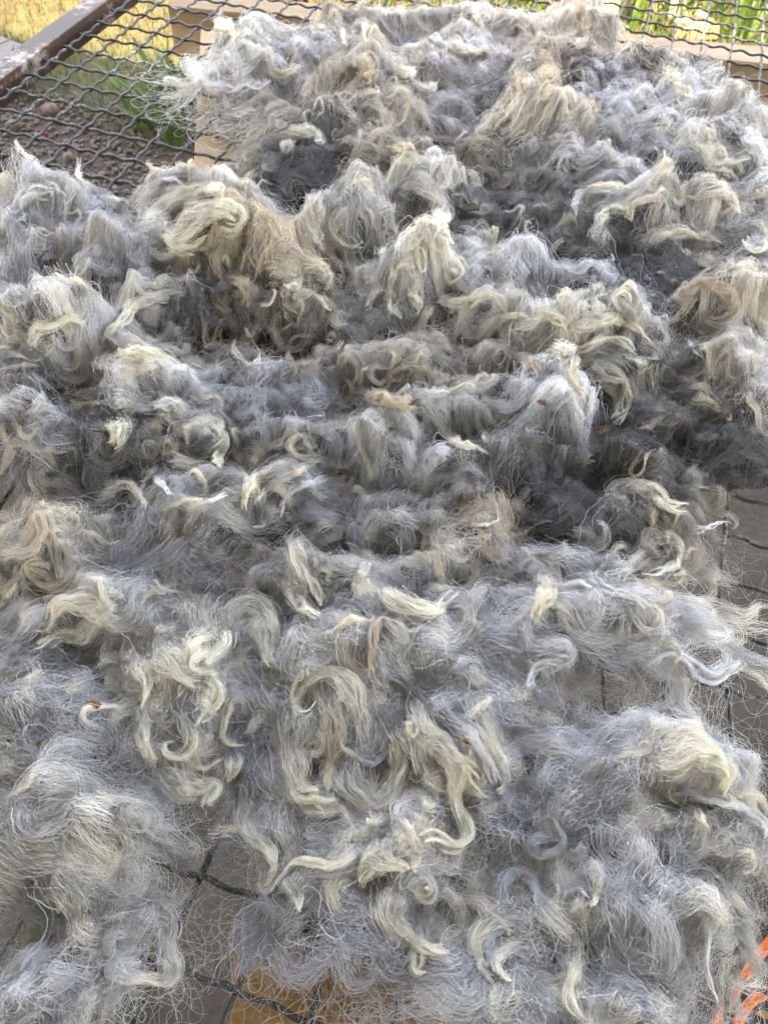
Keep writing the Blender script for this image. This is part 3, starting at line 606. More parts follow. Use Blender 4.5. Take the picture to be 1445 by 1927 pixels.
# the locks one can follow in the photograph: path there, width there, colour (c cream, t tan, w white, g grey)
LOCKS = [
 # near
 ([(30, 1020), (60, 1045), (70, 1000), (65, 970), (85, 975), (92, 1010), (105, 1035), (112, 1060)], 24, 't'),
 ([(105, 1020), (128, 1062), (134, 1090), (110, 1112), (70, 1098), (45, 1075), (72, 1064), (102, 1078)], 22, 't'),
 ([(350, 1010), (300, 1045), (262, 1085), (248, 1125), (246, 1150), (225, 1166), (192, 1150)], 34, 'g'),
 ([(246, 1130), (240, 1160), (205, 1162), (165, 1132), (125, 1136), (98, 1165), (55, 1208)], 38, 'c'),
 ([(200, 1140), (190, 1165), (150, 1190), (100, 1208), (70, 1215)], 30, 'c'),
 ([(360, 1112), (310, 1112), (288, 1088)], 9, 'c'), ([(325, 1110), (285, 1118), (268, 1150)], 9, 'c'),
 ([(400, 1118), (390, 1160), (380, 1210), (362, 1255), (372, 1268), (414, 1264)], 46, 'c'),
 ([(438, 1212), (448, 1168), (478, 1150), (504, 1172), (502, 1220), (524, 1278)], 38, 'c'),
 ([(300, 1225), (340, 1262), (388, 1285), (412, 1318), (392, 1350), (362, 1368)], 28, 'c'),
 ([(370, 1250), (400, 1280), (410, 1320), (395, 1345)], 24, 'c'),
 ([(455, 1340), (458, 1318), (434, 1318), (422, 1350), (420, 1388), (446, 1410), (470, 1420)], 20, 'c'),
 ([(335, 1345), (350, 1370), (360, 1395), (342, 1420), (314, 1416), (312, 1400), (332, 1395)], 20, 'c'),
 ([(266, 1330), (268, 1380), (288, 1428), (300, 1446)], 20, 'c'),
 ([(400, 1380), (370, 1400), (355, 1430), (380, 1450), (415, 1430)], 22, 'c'),
 ([(300, 1440), (335, 1470), (372, 1490), (412, 1480), (404, 1508), (388, 1528)], 30, 'c'),
 ([(440, 1420), (438, 1450), (428, 1478)], 22, 'c'), ([(240, 1240), (275, 1260), (280, 1300), (262, 1340)], 24, 'c'),
 ([(566, 1008), (556, 1030), (568, 1070), (592, 1108), (612, 1150)], 22, 'c'), ([(544, 1080), (556, 1118), (580, 1150), (608, 1170)], 22, 'c'),
 ([(768, 1212), (745, 1185), (722, 1166), (706, 1188), (696, 1240), (702, 1282), (718, 1308)], 20, 't'),
 ([(690, 1420), (668, 1330), (640, 1275), (600, 1270), (565, 1300), (552, 1340), (580, 1360), (600, 1330)], 26, 'c'),
 ([(620, 1270), (612, 1310), (628, 1370), (630, 1420), (612, 1465), (625, 1495)], 30, 't'),
 ([(575, 1350), (556, 1410), (552, 1460), (580, 1502), (640, 1524)], 46, 'c'),
 ([(650, 1440), (668, 1490), (712, 1516), (742, 1486), (748, 1430), (728, 1380)], 36, 'c'),
 ([(700, 1350), (715, 1390), (700, 1430), (675, 1420), (690, 1395)], 22, 'g'),
 ([(466, 1508), (456, 1545), (482, 1578), (510, 1598), (516, 1640), (490, 1662)], 24, 'c'),
 ([(685, 1572), (655, 1608), (622, 1630), (585, 1620), (552, 1620), (532, 1655), (520, 1700)], 18, 'c'),
 ([(540, 1650), (560, 1680), (566, 1720)], 16, 'c'),
 ([(800, 1462), (786, 1420), (798, 1385), (822, 1392), (850, 1430), (872, 1462), (848, 1495), (866, 1535), (886, 1568), (872, 1594), (842, 1600), (812, 1578), (794, 1572), (786, 1592)], 27, 'c'),
 ([(752, 1535), (768, 1560), (788, 1592)], 12, 'c'), ([(940, 1440), (948, 1480), (926, 1500)], 14, 'c'),
 ([(775, 1320), (800, 1368), (836, 1400), (880, 1440), (905, 1500)], 28, 'c'), ([(820, 1330), (870, 1375), (905, 1420), (935, 1480)], 26, 'g'),
 ([(905, 1370), (930, 1410), (955, 1455), (950, 1490)], 18, 'c'),
 ([(776, 1640), (778, 1672), (796, 1692), (810, 1678), (800, 1664), (790, 1672)], 20, 'c'),
 ([(740, 1585), (720, 1605), (690, 1640), (680, 1680)], 30, 'c'), ([(700, 1600), (730, 1625), (770, 1640)], 24, 'c'),
 ([(752, 1680), (734, 1715), (752, 1758), (788, 1780), (848, 1792)], 32, 'c'), ([(770, 1750), (790, 1800), (780, 1830), (800, 1828)], 18, 'c'),
 ([(1000, 1760), (968, 1736), (925, 1744), (900, 1778), (905, 1822), (940, 1848)], 30, 'c'), ([(990, 1800), (960, 1790), (935, 1800), (930, 1825), (960, 1845)], 22, 'c'), ([(975, 1760), (940, 1762), (918, 1790), (925, 1830)], 20, 'g'),
 ([(1010, 1700), (1050, 1730), (1080, 1775), (1086, 1820), (1066, 1870), (1078, 1905), (1100, 1930)], 24, 'c'),
 ([(1126, 1622), (1130, 1662), (1124, 1690), (1102, 1716)], 17, 'c'), ([(1058, 1708), (1066, 1680), (1090, 1672), (1104, 1695)], 12, 'w'),
 ([(945, 1700), (950, 1660), (975, 1648), (1000, 1670), (1010, 1710)], 20, 'g'), ([(900, 1720), (940, 1745), (960, 1760)], 16, 'c'),
 ([(1062, 1570), (1020, 1574), (994, 1592), (1010, 1614), (1052, 1606), (1064, 1582), (1030, 1545)], 20, 'g'),
 ([(1250, 1485), (1320, 1490), (1380, 1512), (1420, 1540), (1440, 1558), (1428, 1570), (1418, 1552)], 20, 'w'),
 ([(1230, 1420), (1300, 1400), (1350, 1430), (1362, 1470), (1340, 1500)], 44, 'c'), ([(1300, 1500), (1322, 1545), (1330, 1570)], 14, 'c'),
 ([(1310, 1710), (1330, 1760), (1325, 1830), (1345, 1890)], 10, 'w'),
 ([(1168, 1046), (1130, 1060), (1114, 1082), (1122, 1106), (1162, 1120), (1200, 1136), (1222, 1165)], 15, 'w'),
 ([(1150, 1098), (1190, 1070), (1215, 1028), (1246, 1010), (1274, 1030), (1276, 1062), (1246, 1084), (1200, 1092)], 22, 'c'),
 ([(1150, 1090), (1210, 1102), (1260, 1098), (1288, 1084)], 18, 't'), ([(1190, 1090), (1230, 1062), (1262, 1040), (1245, 1020)], 20, 't'),
 ([(970, 1088), (980, 1066), (1008, 1064), (1026, 1090), (1022, 1130), (1000, 1165), (1010, 1200)], 34, 'c'),
 ([(990, 1170), (1002, 1208), (1050, 1212), (1072, 1228), (1046, 1252), (1000, 1266), (996, 1310)], 32, 'w'),
 ([(1368, 1232), (1356, 1262), (1330, 1272), (1292, 1244), (1248, 1232), (1215, 1260)], 20, 'w'),
 ([(1180, 1130), (1190, 1165), (1215, 1195), (1255, 1195)], 18, 'w'), ([(730, 1112), (778, 1142), (824, 1146), (862, 1118)], 22, 'c'),
 ([(790, 1118), (830, 1106), (864, 1112)], 18, 'c'), ([(1046, 1110), (1080, 1098), (1110, 1112)], 14, 'c'),
 ([(1166, 968), (1168, 934), (1192, 920), (1226, 934), (1252, 960), (1292, 964)], 26, 'c'), ([(1196, 950), (1222, 978), (1216, 1006)], 26, 't'),
 ([(1280, 1000), (1330, 995), (1362, 985), (1388, 1000)], 9, 'w'), ([(940, 1010), (985, 1005), (1020, 985), (1040, 990)], 16, 't'),
 ([(1000, 1048), (1040, 1044), (1070, 1060)], 10, 't'), ([(880, 990), (935, 985), (930, 960)], 8, 'w'),
 ([(815, 1000), (820, 1020), (835, 1060)], 14, 't'),
 # left and centre
 ([(348, 545), (300, 556), (252, 570), (236, 600), (202, 638), (186, 662), (190, 682)], 17, 'c'),
 ([(206, 694), (216, 672), (250, 664), (290, 670), (316, 688), (338, 706)], 26, 'c'), ([(225, 700), (262, 690), (300, 700)], 24, 'c'),
 ([(432, 526), (458, 524), (466, 556), (464, 592)], 26, 't'), ([(498, 506), (540, 500), (556, 526), (552, 556)], 28, 'c'),
 ([(570, 500), (602, 508), (618, 536), (606, 552)], 24, 'c'), ([(300, 420), (330, 470), (380, 480)], 26, 'c'),
 ([(125, 776), (165, 766), (208, 766)], 14, 'c'), ([(214, 746), (240, 748), (248, 774), (228, 792), (198, 778)], 26, 'c'),
 ([(250, 745), (300, 760), (345, 770)], 26, 'w'), ([(225, 795), (215, 830), (210, 850)], 34, 'c'),
 ([(325, 812), (376, 796), (414, 806), (422, 840), (412, 886)], 22, 'c'), ([(326, 868), (370, 872), (408, 850), (420, 830)], 26, 'c'),
 ([(424, 858), (450, 888), (466, 910), (452, 955)], 18, 'c'), ([(346, 906), (334, 934), (360, 952), (422, 942), (445, 928)], 15, 'w'),
 ([(300, 960), (340, 948), (400, 945)], 14, 'c'),
 ([(542, 874), (500, 896), (466, 930), (458, 975)], 24, 'c'), ([(590, 872), (556, 888), (506, 918), (480, 960)], 15, 'c'), ([(610, 900), (560, 915), (530, 950), (520, 980)], 18, 'w'),
 ([(616, 862), (566, 864), (546, 846), (558, 826), (586, 832)], 18, 'c'), ([(530, 828), (505, 836), (490, 860), (474, 882)], 20, 't'),
 ([(380, 566), (384, 620), (390, 672)], 12, 't'), ([(496, 602), (516, 622), (544, 612), (540, 592)], 13, 't'),
 ([(440, 640), (450, 672), (478, 690), (488, 664), (466, 640)], 9, 'c'), ([(400, 660), (410, 625), (430, 600)], 16, 't'),
 ([(536, 690), (552, 712), (540, 660), (560, 638), (600, 642)], 11, 't'), ([(590, 680), (560, 690), (575, 700), (610, 680), (640, 655), (650, 640)], 14, 't'),
 ([(610, 640), (625, 625), (630, 642), (612, 650)], 9, 't'), ([(475, 610), (480, 630), (470, 640), (462, 622)], 7, 'c'),
 ([(0, 562), (24, 590), (36, 622), (22, 646), (6, 612)], 15, 'c'), ([(0, 790), (20, 815), (32, 848)], 22, 't'), ([(30, 796), (54, 832), (78, 812)], 14, 't'),
 ([(60, 780), (80, 750), (70, 720), (40, 710)], 14, 'w'), ([(0, 700), (50, 690), (80, 700)], 12, 'w'), ([(0, 665), (40, 672), (65, 690)], 10, 'w'),
 ([(60, 640), (80, 612), (120, 600), (160, 612)], 26, 'c'), ([(180, 950), (240, 920), (270, 950), (270, 985)], 14, 'c'), ([(290, 880), (310, 920), (330, 940)], 14, 'w'),
 # centre right
 ([(780, 492), (746, 490), (732, 522), (726, 570), (742, 602), (764, 598)], 15, 'c'), ([(846, 502), (864, 518), (846, 536), (830, 520)], 14, 'c'),
 ([(790, 520), (776, 550), (792, 580), (776, 600)], 16, 'c'), ([(826, 560), (850, 575), (880, 570), (900, 556)], 18, 'c'), ([(720, 540), (700, 560), (690, 590)], 16, 'c'),
 ([(872, 625), (880, 580), (916, 560), (948, 580), (952, 620)], 18, 'c'), ([(890, 640), (930, 610), (975, 600), (1010, 620)], 20, 'c'),
 ([(980, 602), (1028, 596), (1062, 612), (1070, 650)], 24, 'c'), ([(1075, 640), (1080, 615), (1130, 604), (1180, 612), (1226, 656)], 20, 'c'),
 ([(1040, 650), (1090, 660), (1130, 640), (1170, 650), (1200, 680)], 20, 'c'),
 ([(1166, 588), (1158, 564), (1172, 554), (1182, 574), (1166, 604)], 9, 'c'),
 ([(1080, 670), (1072, 710), (1096, 742), (1100, 782), (1078, 822)], 18, 'c'), ([(1110, 690), (1142, 700), (1174, 718), (1182, 750), (1170, 784), (1140, 806)], 22, 'c'),
 ([(1130, 720), (1158, 740), (1160, 775), (1150, 800)], 16, 'c'),
 ([(1322, 592), (1342, 612), (1364, 602), (1380, 578), (1364, 552), (1330, 538), (1294, 546), (1282, 576)], 24, 't'), ([(1300, 538), (1284, 560), (1290, 585)], 20, 't'),
 ([(1206, 840), (1192, 872), (1186, 898), (1206, 892), (1212, 862), (1230, 852)], 8, 'c'), ([(1380, 650), (1388, 670), (1410, 668)], 7, 'w'), ([(1300, 640), (1310, 665), (1340, 680)], 14, 'w'),
 ([(798, 756), (830, 800), (852, 832), (900, 852), (932, 866)], 20, 'c'), ([(806, 742), (850, 742), (880, 728), (896, 742)], 14, 'c'), ([(890, 760), (900, 800), (922, 852)], 12, 'c'),
 ([(648, 760), (690, 752), (736, 762), (778, 772)], 30, 't'), ([(640, 700), (648, 680), (668, 690), (668, 722), (640, 744)], 12, 't'),
 ([(730, 700), (770, 690), (800, 700), (812, 720)], 18, 't'), ([(960, 690), (990, 680), (1010, 700), (1000, 730)], 20, 't'),
 ([(1320, 860), (1290, 905), (1340, 930)], 7, 'g'), ([(1310, 740), (1340, 760), (1368, 800)], 18, 't'),
 # far
 ([(1232, 106), (1256, 140), (1288, 178), (1322, 206)], 15, 'c'), ([(1040, 225), (1090, 206), (1124, 204), (1102, 236)], 20, 't'),
 ([(752, 350), (786, 342), (818, 376), (826, 428), (812, 456)], 26, 'c'), ([(700, 285), (760, 280), (786, 296), (776, 315)], 18, 't'),
 ([(1086, 414), (1078, 388), (1098, 364), (1140, 366), (1180, 380)], 8, 'w'), ([(1124, 452), (1130, 414), (1160, 394), (1190, 412)], 18, 'c'),
 ([(1385, 420), (1426, 424), (1442, 452), (1420, 478), (1396, 460), (1408, 440)], 14, 'c'), ([(1320, 230), (1318, 270), (1346, 308), (1398, 330)], 34, 'c'),
 ([(1240, 372), (1196, 380), (1178, 402), (1190, 430)], 16, 'c'), ([(1200, 470), (1250, 440), (1320, 450), (1360, 470)], 18, 'c'),
 ([(1070, 385), (1100, 360), (1150, 350), (1190, 365)], 16, 'c'), ([(1290, 360), (1330, 355), (1370, 380), (1395, 420)], 24, 'c'),
 ([(394, 74), (418, 50), (440, 60), (446, 92)], 18, 'c'), ([(358, 108), (378, 150), (432, 172), (520, 160)], 22, 'w'), ([(480, 96), (508, 110), (506, 128), (530, 145), (570, 130)], 14, 'c'),
 ([(150, 298), (149, 325), (160, 352), (185, 366)], 8, 'c'), ([(124, 340), (126, 358), (135, 370)], 5, 'c'),
 ([(586, 28), (596, 48), (622, 60)], 7, 'c'), ([(632, 34), (645, 60), (650, 90)], 10, 'c'), ([(690, 40), (685, 70), (690, 100)], 8, 'c'),
 ([(518, 262), (556, 250), (596, 256), (602, 276)], 20, 'c'), ([(540, 285), (552, 262), (580, 262)], 16, 'c'),
 ([(588, 368), (586, 420), (604, 470), (612, 490)], 22, 'c'), ([(650, 395), (626, 440), (656, 470), (690, 470)], 18, 'c'), ([(700, 420), (720, 460), (716, 490)], 16, 'c'),
 ([(330, 440), (380, 410), (430, 400), (452, 416), (440, 440), (410, 436)], 26, 'c'), ([(290, 440), (300, 400), (360, 372), (430, 368)], 28, 'c'),
 ([(270, 470), (300, 480), (350, 470), (400, 450)], 20, 'c'),
 ([(22, 420), (50, 376), (100, 362), (124, 392)], 26, 'w'), ([(280, 365), (300, 345), (330, 340), (350, 360)], 12, 'w'),
 ([(1090, 60), (1096, 30), (1086, 8)], 22, 't'), ([(1020, 110), (1030, 140), (1010, 190)], 24, 't'), ([(985, 130), (980, 165), (975, 195)], 22, 't'),
 ([(868, 30), (880, 12), (892, 30), (905, 60)], 18, 'c'), ([(850, 80), (870, 100), (910, 110)], 18, 'c'), ([(720, 120), (760, 140), (800, 130)], 16, 'c'), ([(775, 160), (800, 175), (830, 165)], 14, 'c'),
 ([(1370, 230), (1400, 250), (1432, 300), (1438, 350)], 22, 'w'), ([(660, 120), (685, 118), (698, 140), (690, 165)], 20, 't'),
]

# ------------------------------------------------------------------ the lie of the wool
GX0, GX1, GY0, GY1, GS = -.35, 1.5, -1.15, 1.1, .003
gx = np.arange(GX0, GX1, GS); gy = np.arange(GY0, GY1, GS); GXX, GYY = np.meshgrid(gx, gy)
H = np.zeros_like(GXX)
CR = np.array([_cy, -_sy]); CF = np.array([_sy, _cy])        # the viewer's right and forward on the level
def wav(seed, x, y, f):
    r = np.random.default_rng(seed); o = 0
    for k in range(5):
        a = r.uniform(0, 6.28); q = f*r.uniform(.6, 1.7); o = o+np.sin((x*math.cos(a)+y*math.sin(a))*q*6.283+r.uniform(0, 6.28))
    return o/3.2
def dome(T, x, y):
    dx, dy = x-T['x'], y-T['y']
    u = (dx*CR[0]+dy*CR[1])/T['a']; v = (dx*CF[0]+dy*CF[1])/T['b']
    an = np.arctan2(v, u); ph = T['ph']
    q = 1+.18*np.sin(2*an+ph[0])+.14*np.sin(3*an+ph[1])+.10*np.sin(5*an+ph[2])
    rho = np.sqrt(u*u+v*v)/q
    d = np.clip(1-(rho/1.14)**2.2, 0, 1)
    lump = 1+.24*wav(T['seed'], x, y, 1/.06)+.10*wav(T['seed']+1, x, y, 1/.025)
    return T['h']*d*np.clip(lump, .35, 1.6)
TF = []
MAJOR = {(480, 510), (1010, 262), (300, 765), (140, 655), (718, 860), (1100, 1190), (690, 1215), (450, 965), (1022, 790), (1240, 420), (1350, 585), (760, 555), (1115, 640), (800, 385), (655, 432), (90, 1590), (1072, 78), (1180, 1720), (1250, 1450)}
for k, row in enumerate(TUFTS):
    cx, cy, rx, ry, h, tone, cream, flow, curl, dens, tint, label = row
    cy = cy+(14 if cy < 100 else 0); h = h/1000.*(.6 if cy > 1000 else .66+.2*(1000-cy)/1000)*(1.3 if (cx, cy) in MAJOR else (.72, .85, 1.0)[(k*7) % 3])*(.66 if cy < 115 else 1); c = up(cx, cy, h*.45); d = np.linalg.norm(c-CAM); depth = (c-CAM)@_F
    el = math.asin((CAM[2]-c[2])/d)
    a = rx*depth/FPX*1.12; b = (ry*depth/FPX-.42*h*math.cos(el))/math.sin(el); b = max(b*1.15, .5*a, .02)
    r = np.random.default_rng(100+k); tone = min(.86, 1.32*tone**1.2) if tone > .35 else 1.3*tone**1.5; tone *= .95 if cy > 1050 else 1; dens = dens**.6
    TF.append(dict(x=c[0], y=c[1], a=a, b=b, h=h, tone=tone, cream=cream, flow=math.radians(flow), curl=curl, dens=dens, tint=tint,
                   label=label, ph=r.uniform(0, 6.28, 3), seed=1000+7*k, d=d, px=(cx, cy), rx=rx, ry=ry))
    m = (abs(GXX-c[0]) < 1.5*max(a, b)) & (abs(GYY-c[1]) < 1.5*max(a, b))
    H[m] = np.maximum(H[m], dome(TF[-1], GXX[m], GYY[m]))
for _ in range(2):
    Hp = np.pad(H, 1, mode='edge'); H = (Hp[:-2, 1:-1]+Hp[2:, 1:-1]+Hp[1:-1, :-2]+Hp[1:-1, 2:]+2*H)/6
def blur(A, n):
    k = np.ones(2*n+1)/(2*n+1)
    for ax in (0, 1):
        for _ in range(2): A = np.apply_along_axis(lambda v: np.convolve(np.pad(v, n, mode='edge'), k, 'valid'), ax, A)
    return A
HB = blur(H, 9)
fold = 1-np.abs(wav(77, GXX, GYY, 1/.24)); fold2 = 1-np.abs(wav(78, GXX, GYY, 1/.11))
H = np.maximum(H, .62*HB)+np.clip(HB/.02, 0, 1)*(.028*np.clip(fold, 0, 1)**3+.014*np.clip(fold2, 0, 1)**3)
def hmap(x, y):
    fx = np.clip((x-GX0)/GS, 0, len(gx)-1.001); fy = np.clip((y-GY0)/GS, 0, len(gy)-1.001)
    i, j = fx.astype(int), fy.astype(int); s, t = fx-i, fy-j
    return H[j, i]*(1-s)*(1-t)+H[j, i+1]*s*(1-t)+H[j+1, i]*(1-s)*t+H[j+1, i+1]*s*t

TINT = {'n': (1.0, .975, .945), 'b': (.99, .985, 1.01), 't': (1.04, .95, .84), 'tt': (1.1, .93, .74)}
CREAM = np.array([.92, .84, .70]); TAN = np.array([.60, .50, .385]); WHITE = np.array([.86, .855, .84]); GREY = np.array([.6, .6, .59])
LOCKC = {'c': CREAM, 't': TAN, 'w': WHITE, 'g': GREY}
BASE = .0035
stats = [0, 0]

def fibre_r(d): return .000092*max(d, .5)/.55

def strands_from_guides(G, rng, n, r0, r1, fr, S, zflat=.5, wander=.25, crimp=.0006, lam=.011, fly=.06, t0=.12, t1=.25, soft=False):
    """n fibres round each guide line G (g, m, 3): packed at the root, gathered to the tip, each a little its own way"""
    g, m, _ = G.shape
    gi = np.repeat(np.arange(g), n); c = len(gi)
    T = np.gradient(G, axis=1); T /= np.linalg.norm(T, axis=2)[..., None]+1e-9
    side = np.stack([-T[..., 1], T[..., 0], 0*T[..., 0]], -1); ln = np.linalg.norm(side, axis=2)[..., None]
    side = side/np.maximum(ln, .25); upv = np.cross(T, side)
    L = np.linalg.norm(np.diff(G, axis=1), axis=2).sum(1)
    a, b = rng.uniform(0, t0, c), 1-rng.uniform(0, 1, c)**1.6*t1
    tt = a[:, None]+(b-a)[:, None]*np.linspace(0, 1, S)[None]
    f = tt*(m-1); i = np.minimum(f.astype(int), m-2); w = (f-i)[..., None]
    pick = lambda A: A[gi[:, None], i]*(1-w)+A[gi[:, None], i+1]*w
    P, sd, uv = pick(G), pick(side), pick(upv)
    rr = np.broadcast_to(np.asarray(r0, float), (g,))[gi][:, None]; r1 = np.broadcast_to(np.asarray(r1, float), (g,))[gi][:, None]
    rad = rr+(r1-rr)*tt**.8
    ang = rng.uniform(0, 6.283, c)[:, None]; q = (np.abs(rng.normal(0, .55, c)) if soft else np.sqrt(rng.random(c)))[:, None]
    out = rng.random(c) < fly; q[out] *= rng.uniform(1.2, 2.6, out.sum())[:, None]
    tw = ang+rng.normal(0, .8, c)[:, None]*tt
    ox, oz = q*np.cos(tw), q*np.sin(tw)
    p1, p2 = rng.uniform(0, 6.28, (c, 1)), rng.uniform(0, 6.28, (c, 1)); k1 = rng.uniform(.6, 1.6, (c, 1)); k2 = rng.uniform(1.5, 3.5, (c, 1))
    ox = ox+wander*(np.sin(6.283*k1*tt+p1)+.5*np.sin(6.283*k2*tt+p2)); oz = oz+wander*(np.sin(6.283*k1*tt+p2)+.5*np.sin(6.283*k2*tt+p1))
    s = tt*L[gi][:, None]
    cp = rng.uniform(0, 6.28, g)[gi][:, None]+rng.normal(0, .7, (c, 1))
    cw = crimp*np.sin(6.283*s/lam+cp)
    P = P+sd*(ox*rad+cw)[..., None]+uv*(oz*rad*zflat+.6*cw)[..., None]
    R = fr*rng.uniform(.7, 1.25, (c, 1))*(1-.45*tt)
    return P, R, tt, gi

def grow(T, rng):
    """the body of one tuft: combed, clumped fibres lying over its dome, frizz over them, and flyaway ends"""
    fr = fibre_r(T['d']); S = 22 if T['d'] < .8 else (16 if T['d'] < 1.05 else 13)
    area = math.pi*T['a']*T['b']; size = math.sqrt(T['a']*T['b'])
    Lm = min(.15, max(.06, 1.6*size))
    # guides on the level
    g = int(np.clip(area/(.00032 if T['d'] < .9 else .0004), 10, 170))
    ang, q = rng.uniform(0, 6.283, g), np.sqrt(rng.random(g))*.92
    u, v = q*np.cos(ang), q*np.sin(ang)
    x = T['x']+T['a']*u*CR[0]+T['b']*v*CF[0]; y = T['y']+T['a']*u*CR[1]+T['b']*v*CF[1]
    th0 = T['flow']+math.atan2(CR[1], CR[0])
    outw = np.arctan2(y-T['y'], x-T['x'])
    dth = (outw-th0+np.pi) % (2*np.pi)-np.pi
    th = th0+dth*.3*q+.8*wav(T['seed']+3, x, y, 1/.17)+rng.normal(0, .11, g)
    L = Lm*rng.uniform(.6, 1.35, g)
    x = x-np.cos(th)*L*.4; y = y-np.sin(th)*L*.4
    m = 30; A = rng.uniform(.3, .65, g)*(.5+1.1*T['curl']); lam = rng.uniform(.036, .07)*rng.normal(1, .07, g)
    co = wav(T['seed']+9, x, y, 1/.07); k = (.8*co+rng.normal(0, .45, g))*(.4+1.8*T['curl']); tip = (1.2*co+rng.normal(0, .6, g))*T['curl']*4.0; ph = 4.5*wav(T['seed']+11, x, y, 1/.10)+rng.normal(0, .35, g)
    X, Y = np.zeros((g, m)), np.zeros((g, m)); X[:, 0], Y[:, 0] = x, y
    for i in range(1, m):
        s = i/(m-1)
        h = th+A*np.sin(6.283*s*L/lam+ph)+k*s*.8+tip*max(0, s-.45)**2*3.3+.5*wav(T['seed']+5, X[:, i-1], Y[:, i-1], 1/.05)
        X[:, i] = X[:, i-1]+np.cos(h)*L/(m-1); Y[:, i] = Y[:, i-1]+np.sin(h)*L/(m-1)
    s = np.linspace(0, 1, m)[None]
    own = dome(T, X, Y)
    Z = np.maximum(own, .9*hmap(X, Y))+BASE+rng.uniform(.0, .007, (g, 1))+.006*np.abs(tip[:, None])*.3*s**2+.003*np.sin(6.283*s*L[:, None]/lam[:, None]+ph[:, None]+1.5)
    G = np.stack([X, Y, Z], -1)
    n = int(np.clip(.0155*area*T['dens']/(g*2*fr*Lm)*300, 16, 190))
    P, R, tt, gi = strands_from_guides(G, rng, n, rng.uniform(.008, .016, g)*min(1, size/.05), rng.uniform(.002, .006, g), fr, S, .45, .3)
    # colour: grey below, cream at some tips
    tone = T['tone']*np.clip(rng.normal(1.0, .36, g), .35, 1.75)[gi]*rng.normal(1, .14, len(gi))
    tt = np.clip(tt, 0, 1)
    grey = tone[:, None, None]*np.array(TINT[T['tint']])
    tipc = (TAN*1.05 if T['tint'] == 'tt' else CREAM)*(.85+.3*rng.random((len(gi), 1, 1)))*(.5+.5*min(1, T['tone']/.45))
    cg = (rng.random(g) < T['cream']*.95)[gi]
    w = np.clip((tt-.12)/.7, 0, 1)[..., None]*cg[:, None, None]*.85
    C = grey*(1-w)+tipc*w
    parts = [(P, R, C)]
    # small cream curls on top
    ng = int(area*T['cream']**1.3*(.35+T['curl'])/.0011)
    if ng:
        sub = rng.integers(0, g, ng); i0 = rng.integers(0, m-8, ng)
        xs, ys = X[sub, i0], Y[sub, i0]; Lc = rng.uniform(.025, .065, ng)*min(1.2, max(.7, size/.06)); hd = np.arctan2(Y[sub, i0+4]-ys, X[sub, i0+4]-xs)+rng.normal(0, .35, ng)
        kk = rng.choice([-1, 1], ng)*rng.uniform(1.2, 2.5+4.2*T['curl'], ng); wv = rng.uniform(.3, .9, ng); wp = rng.uniform(0, 6.28, ng)
        X2, Y2 = np.zeros((ng, 22)), np.zeros((ng, 22)); X2[:, 0], Y2[:, 0] = xs, ys
        for i in range(1, 22):
            s = i/21; h = hd+kk*s**1.6+wv*np.sin(6.283*s*1.3+wp)
            X2[:, i] = X2[:, i-1]+np.cos(h)*Lc/21; Y2[:, i] = Y2[:, i-1]+np.sin(h)*Lc/21
        s = np.linspace(0, 1, 22)[None]
        Z2 = np.maximum(dome(T, X2, Y2), .97*hmap(X2, Y2))+BASE+.003+rng.uniform(.003, .011, (ng, 1))*np.sin(np.pi*np.clip(s*rng.uniform(.5, .95, (ng, 1)), 0, 1))
        n2 = int(np.clip(.003**2/(fr*fr)*.10, 10, 80))
        P2, R2, t2, g2 = strands_from_guides(np.stack([X2, Y2, Z2], -1), rng, n2, rng.uniform(.0035, .0075, ng), rng.uniform(.0006, .0018, ng), fr, S, .7, .3, .0003, .012, .08, .3, .5, True)
        w2 = np.clip(t2*2.2-.15, 0, 1)[..., None]; tc2 = (TAN*1.1 if T['tint'] == 'tt' else CREAM)*rng.uniform(.75, 1.05, (ng, 1, 1))[g2]*(.55+.45*min(1, T['tone']/.35))
        C2 = (T['tone']*np.array(TINT[T['tint']])*(1-w2)+tc2*w2)*np.clip(rng.normal(1, .15, (len(g2), 1, 1)), .6, 1.2)
        parts.append((P2, R2, C2))
    # frizz: single fibres wandering every way
    nf = int(np.clip(area*T['dens']**.8*(.5+T['curl'])/(2*fr*Lm)*1.35, 60, 10000))
    ang, q = rng.uniform(0, 6.283, nf), np.sqrt(rng.random(nf))*1.02
    u, v = q*np.cos(ang), q*np.sin(ang)
    x = T['x']+T['a']*u*CR[0]+T['b']*v*CF[0]; y = T['y']+T['a']*u*CR[1]+T['b']*v*CF[1]
    th = th0+1.1*wav(T['seed']+3, x, y, 1/.09)+rng.normal(0, .7, nf); L = Lm*rng.uniform(.4, 1.3, nf)
    x = x-np.cos(th)*L*.5; y = y-np.sin(th)*L*.5
    k1 = rng.normal(0, 1.7, nf); k2 = rng.normal(0, 3.5, nf); f2 = rng.uniform(.5, 1.3, nf); ph = rng.uniform(0, 6.28, nf)
    X, Y = np.zeros((nf, S)), np.zeros((nf, S)); X[:, 0], Y[:, 0] = x, y
    for i in range(1, S):
        s = i/(S-1); h = th+k1*s+.45*k2*np.sin(6.28*f2*s+ph)+.18*np.sin(6.283*s*L/.02+ph*3)
        X[:, i] = X[:, i-1]+np.cos(h)*L/(S-1); Y[:, i] = Y[:, i-1]+np.sin(h)*L/(S-1)
    s = np.linspace(0, 1, S)[None]
    lift = rng.exponential(.005, (nf, 1))*np.sin(np.pi*np.clip(s*rng.uniform(.6, 1.4, (nf, 1))+.1, 0, 1))+.002*np.sin(9*s+ph[:, None])
    Z = np.maximum(dome(T, X, Y), .9*hmap(X, Y))+BASE+.002+lift
    stray = rng.random((nf, 1)) < .13
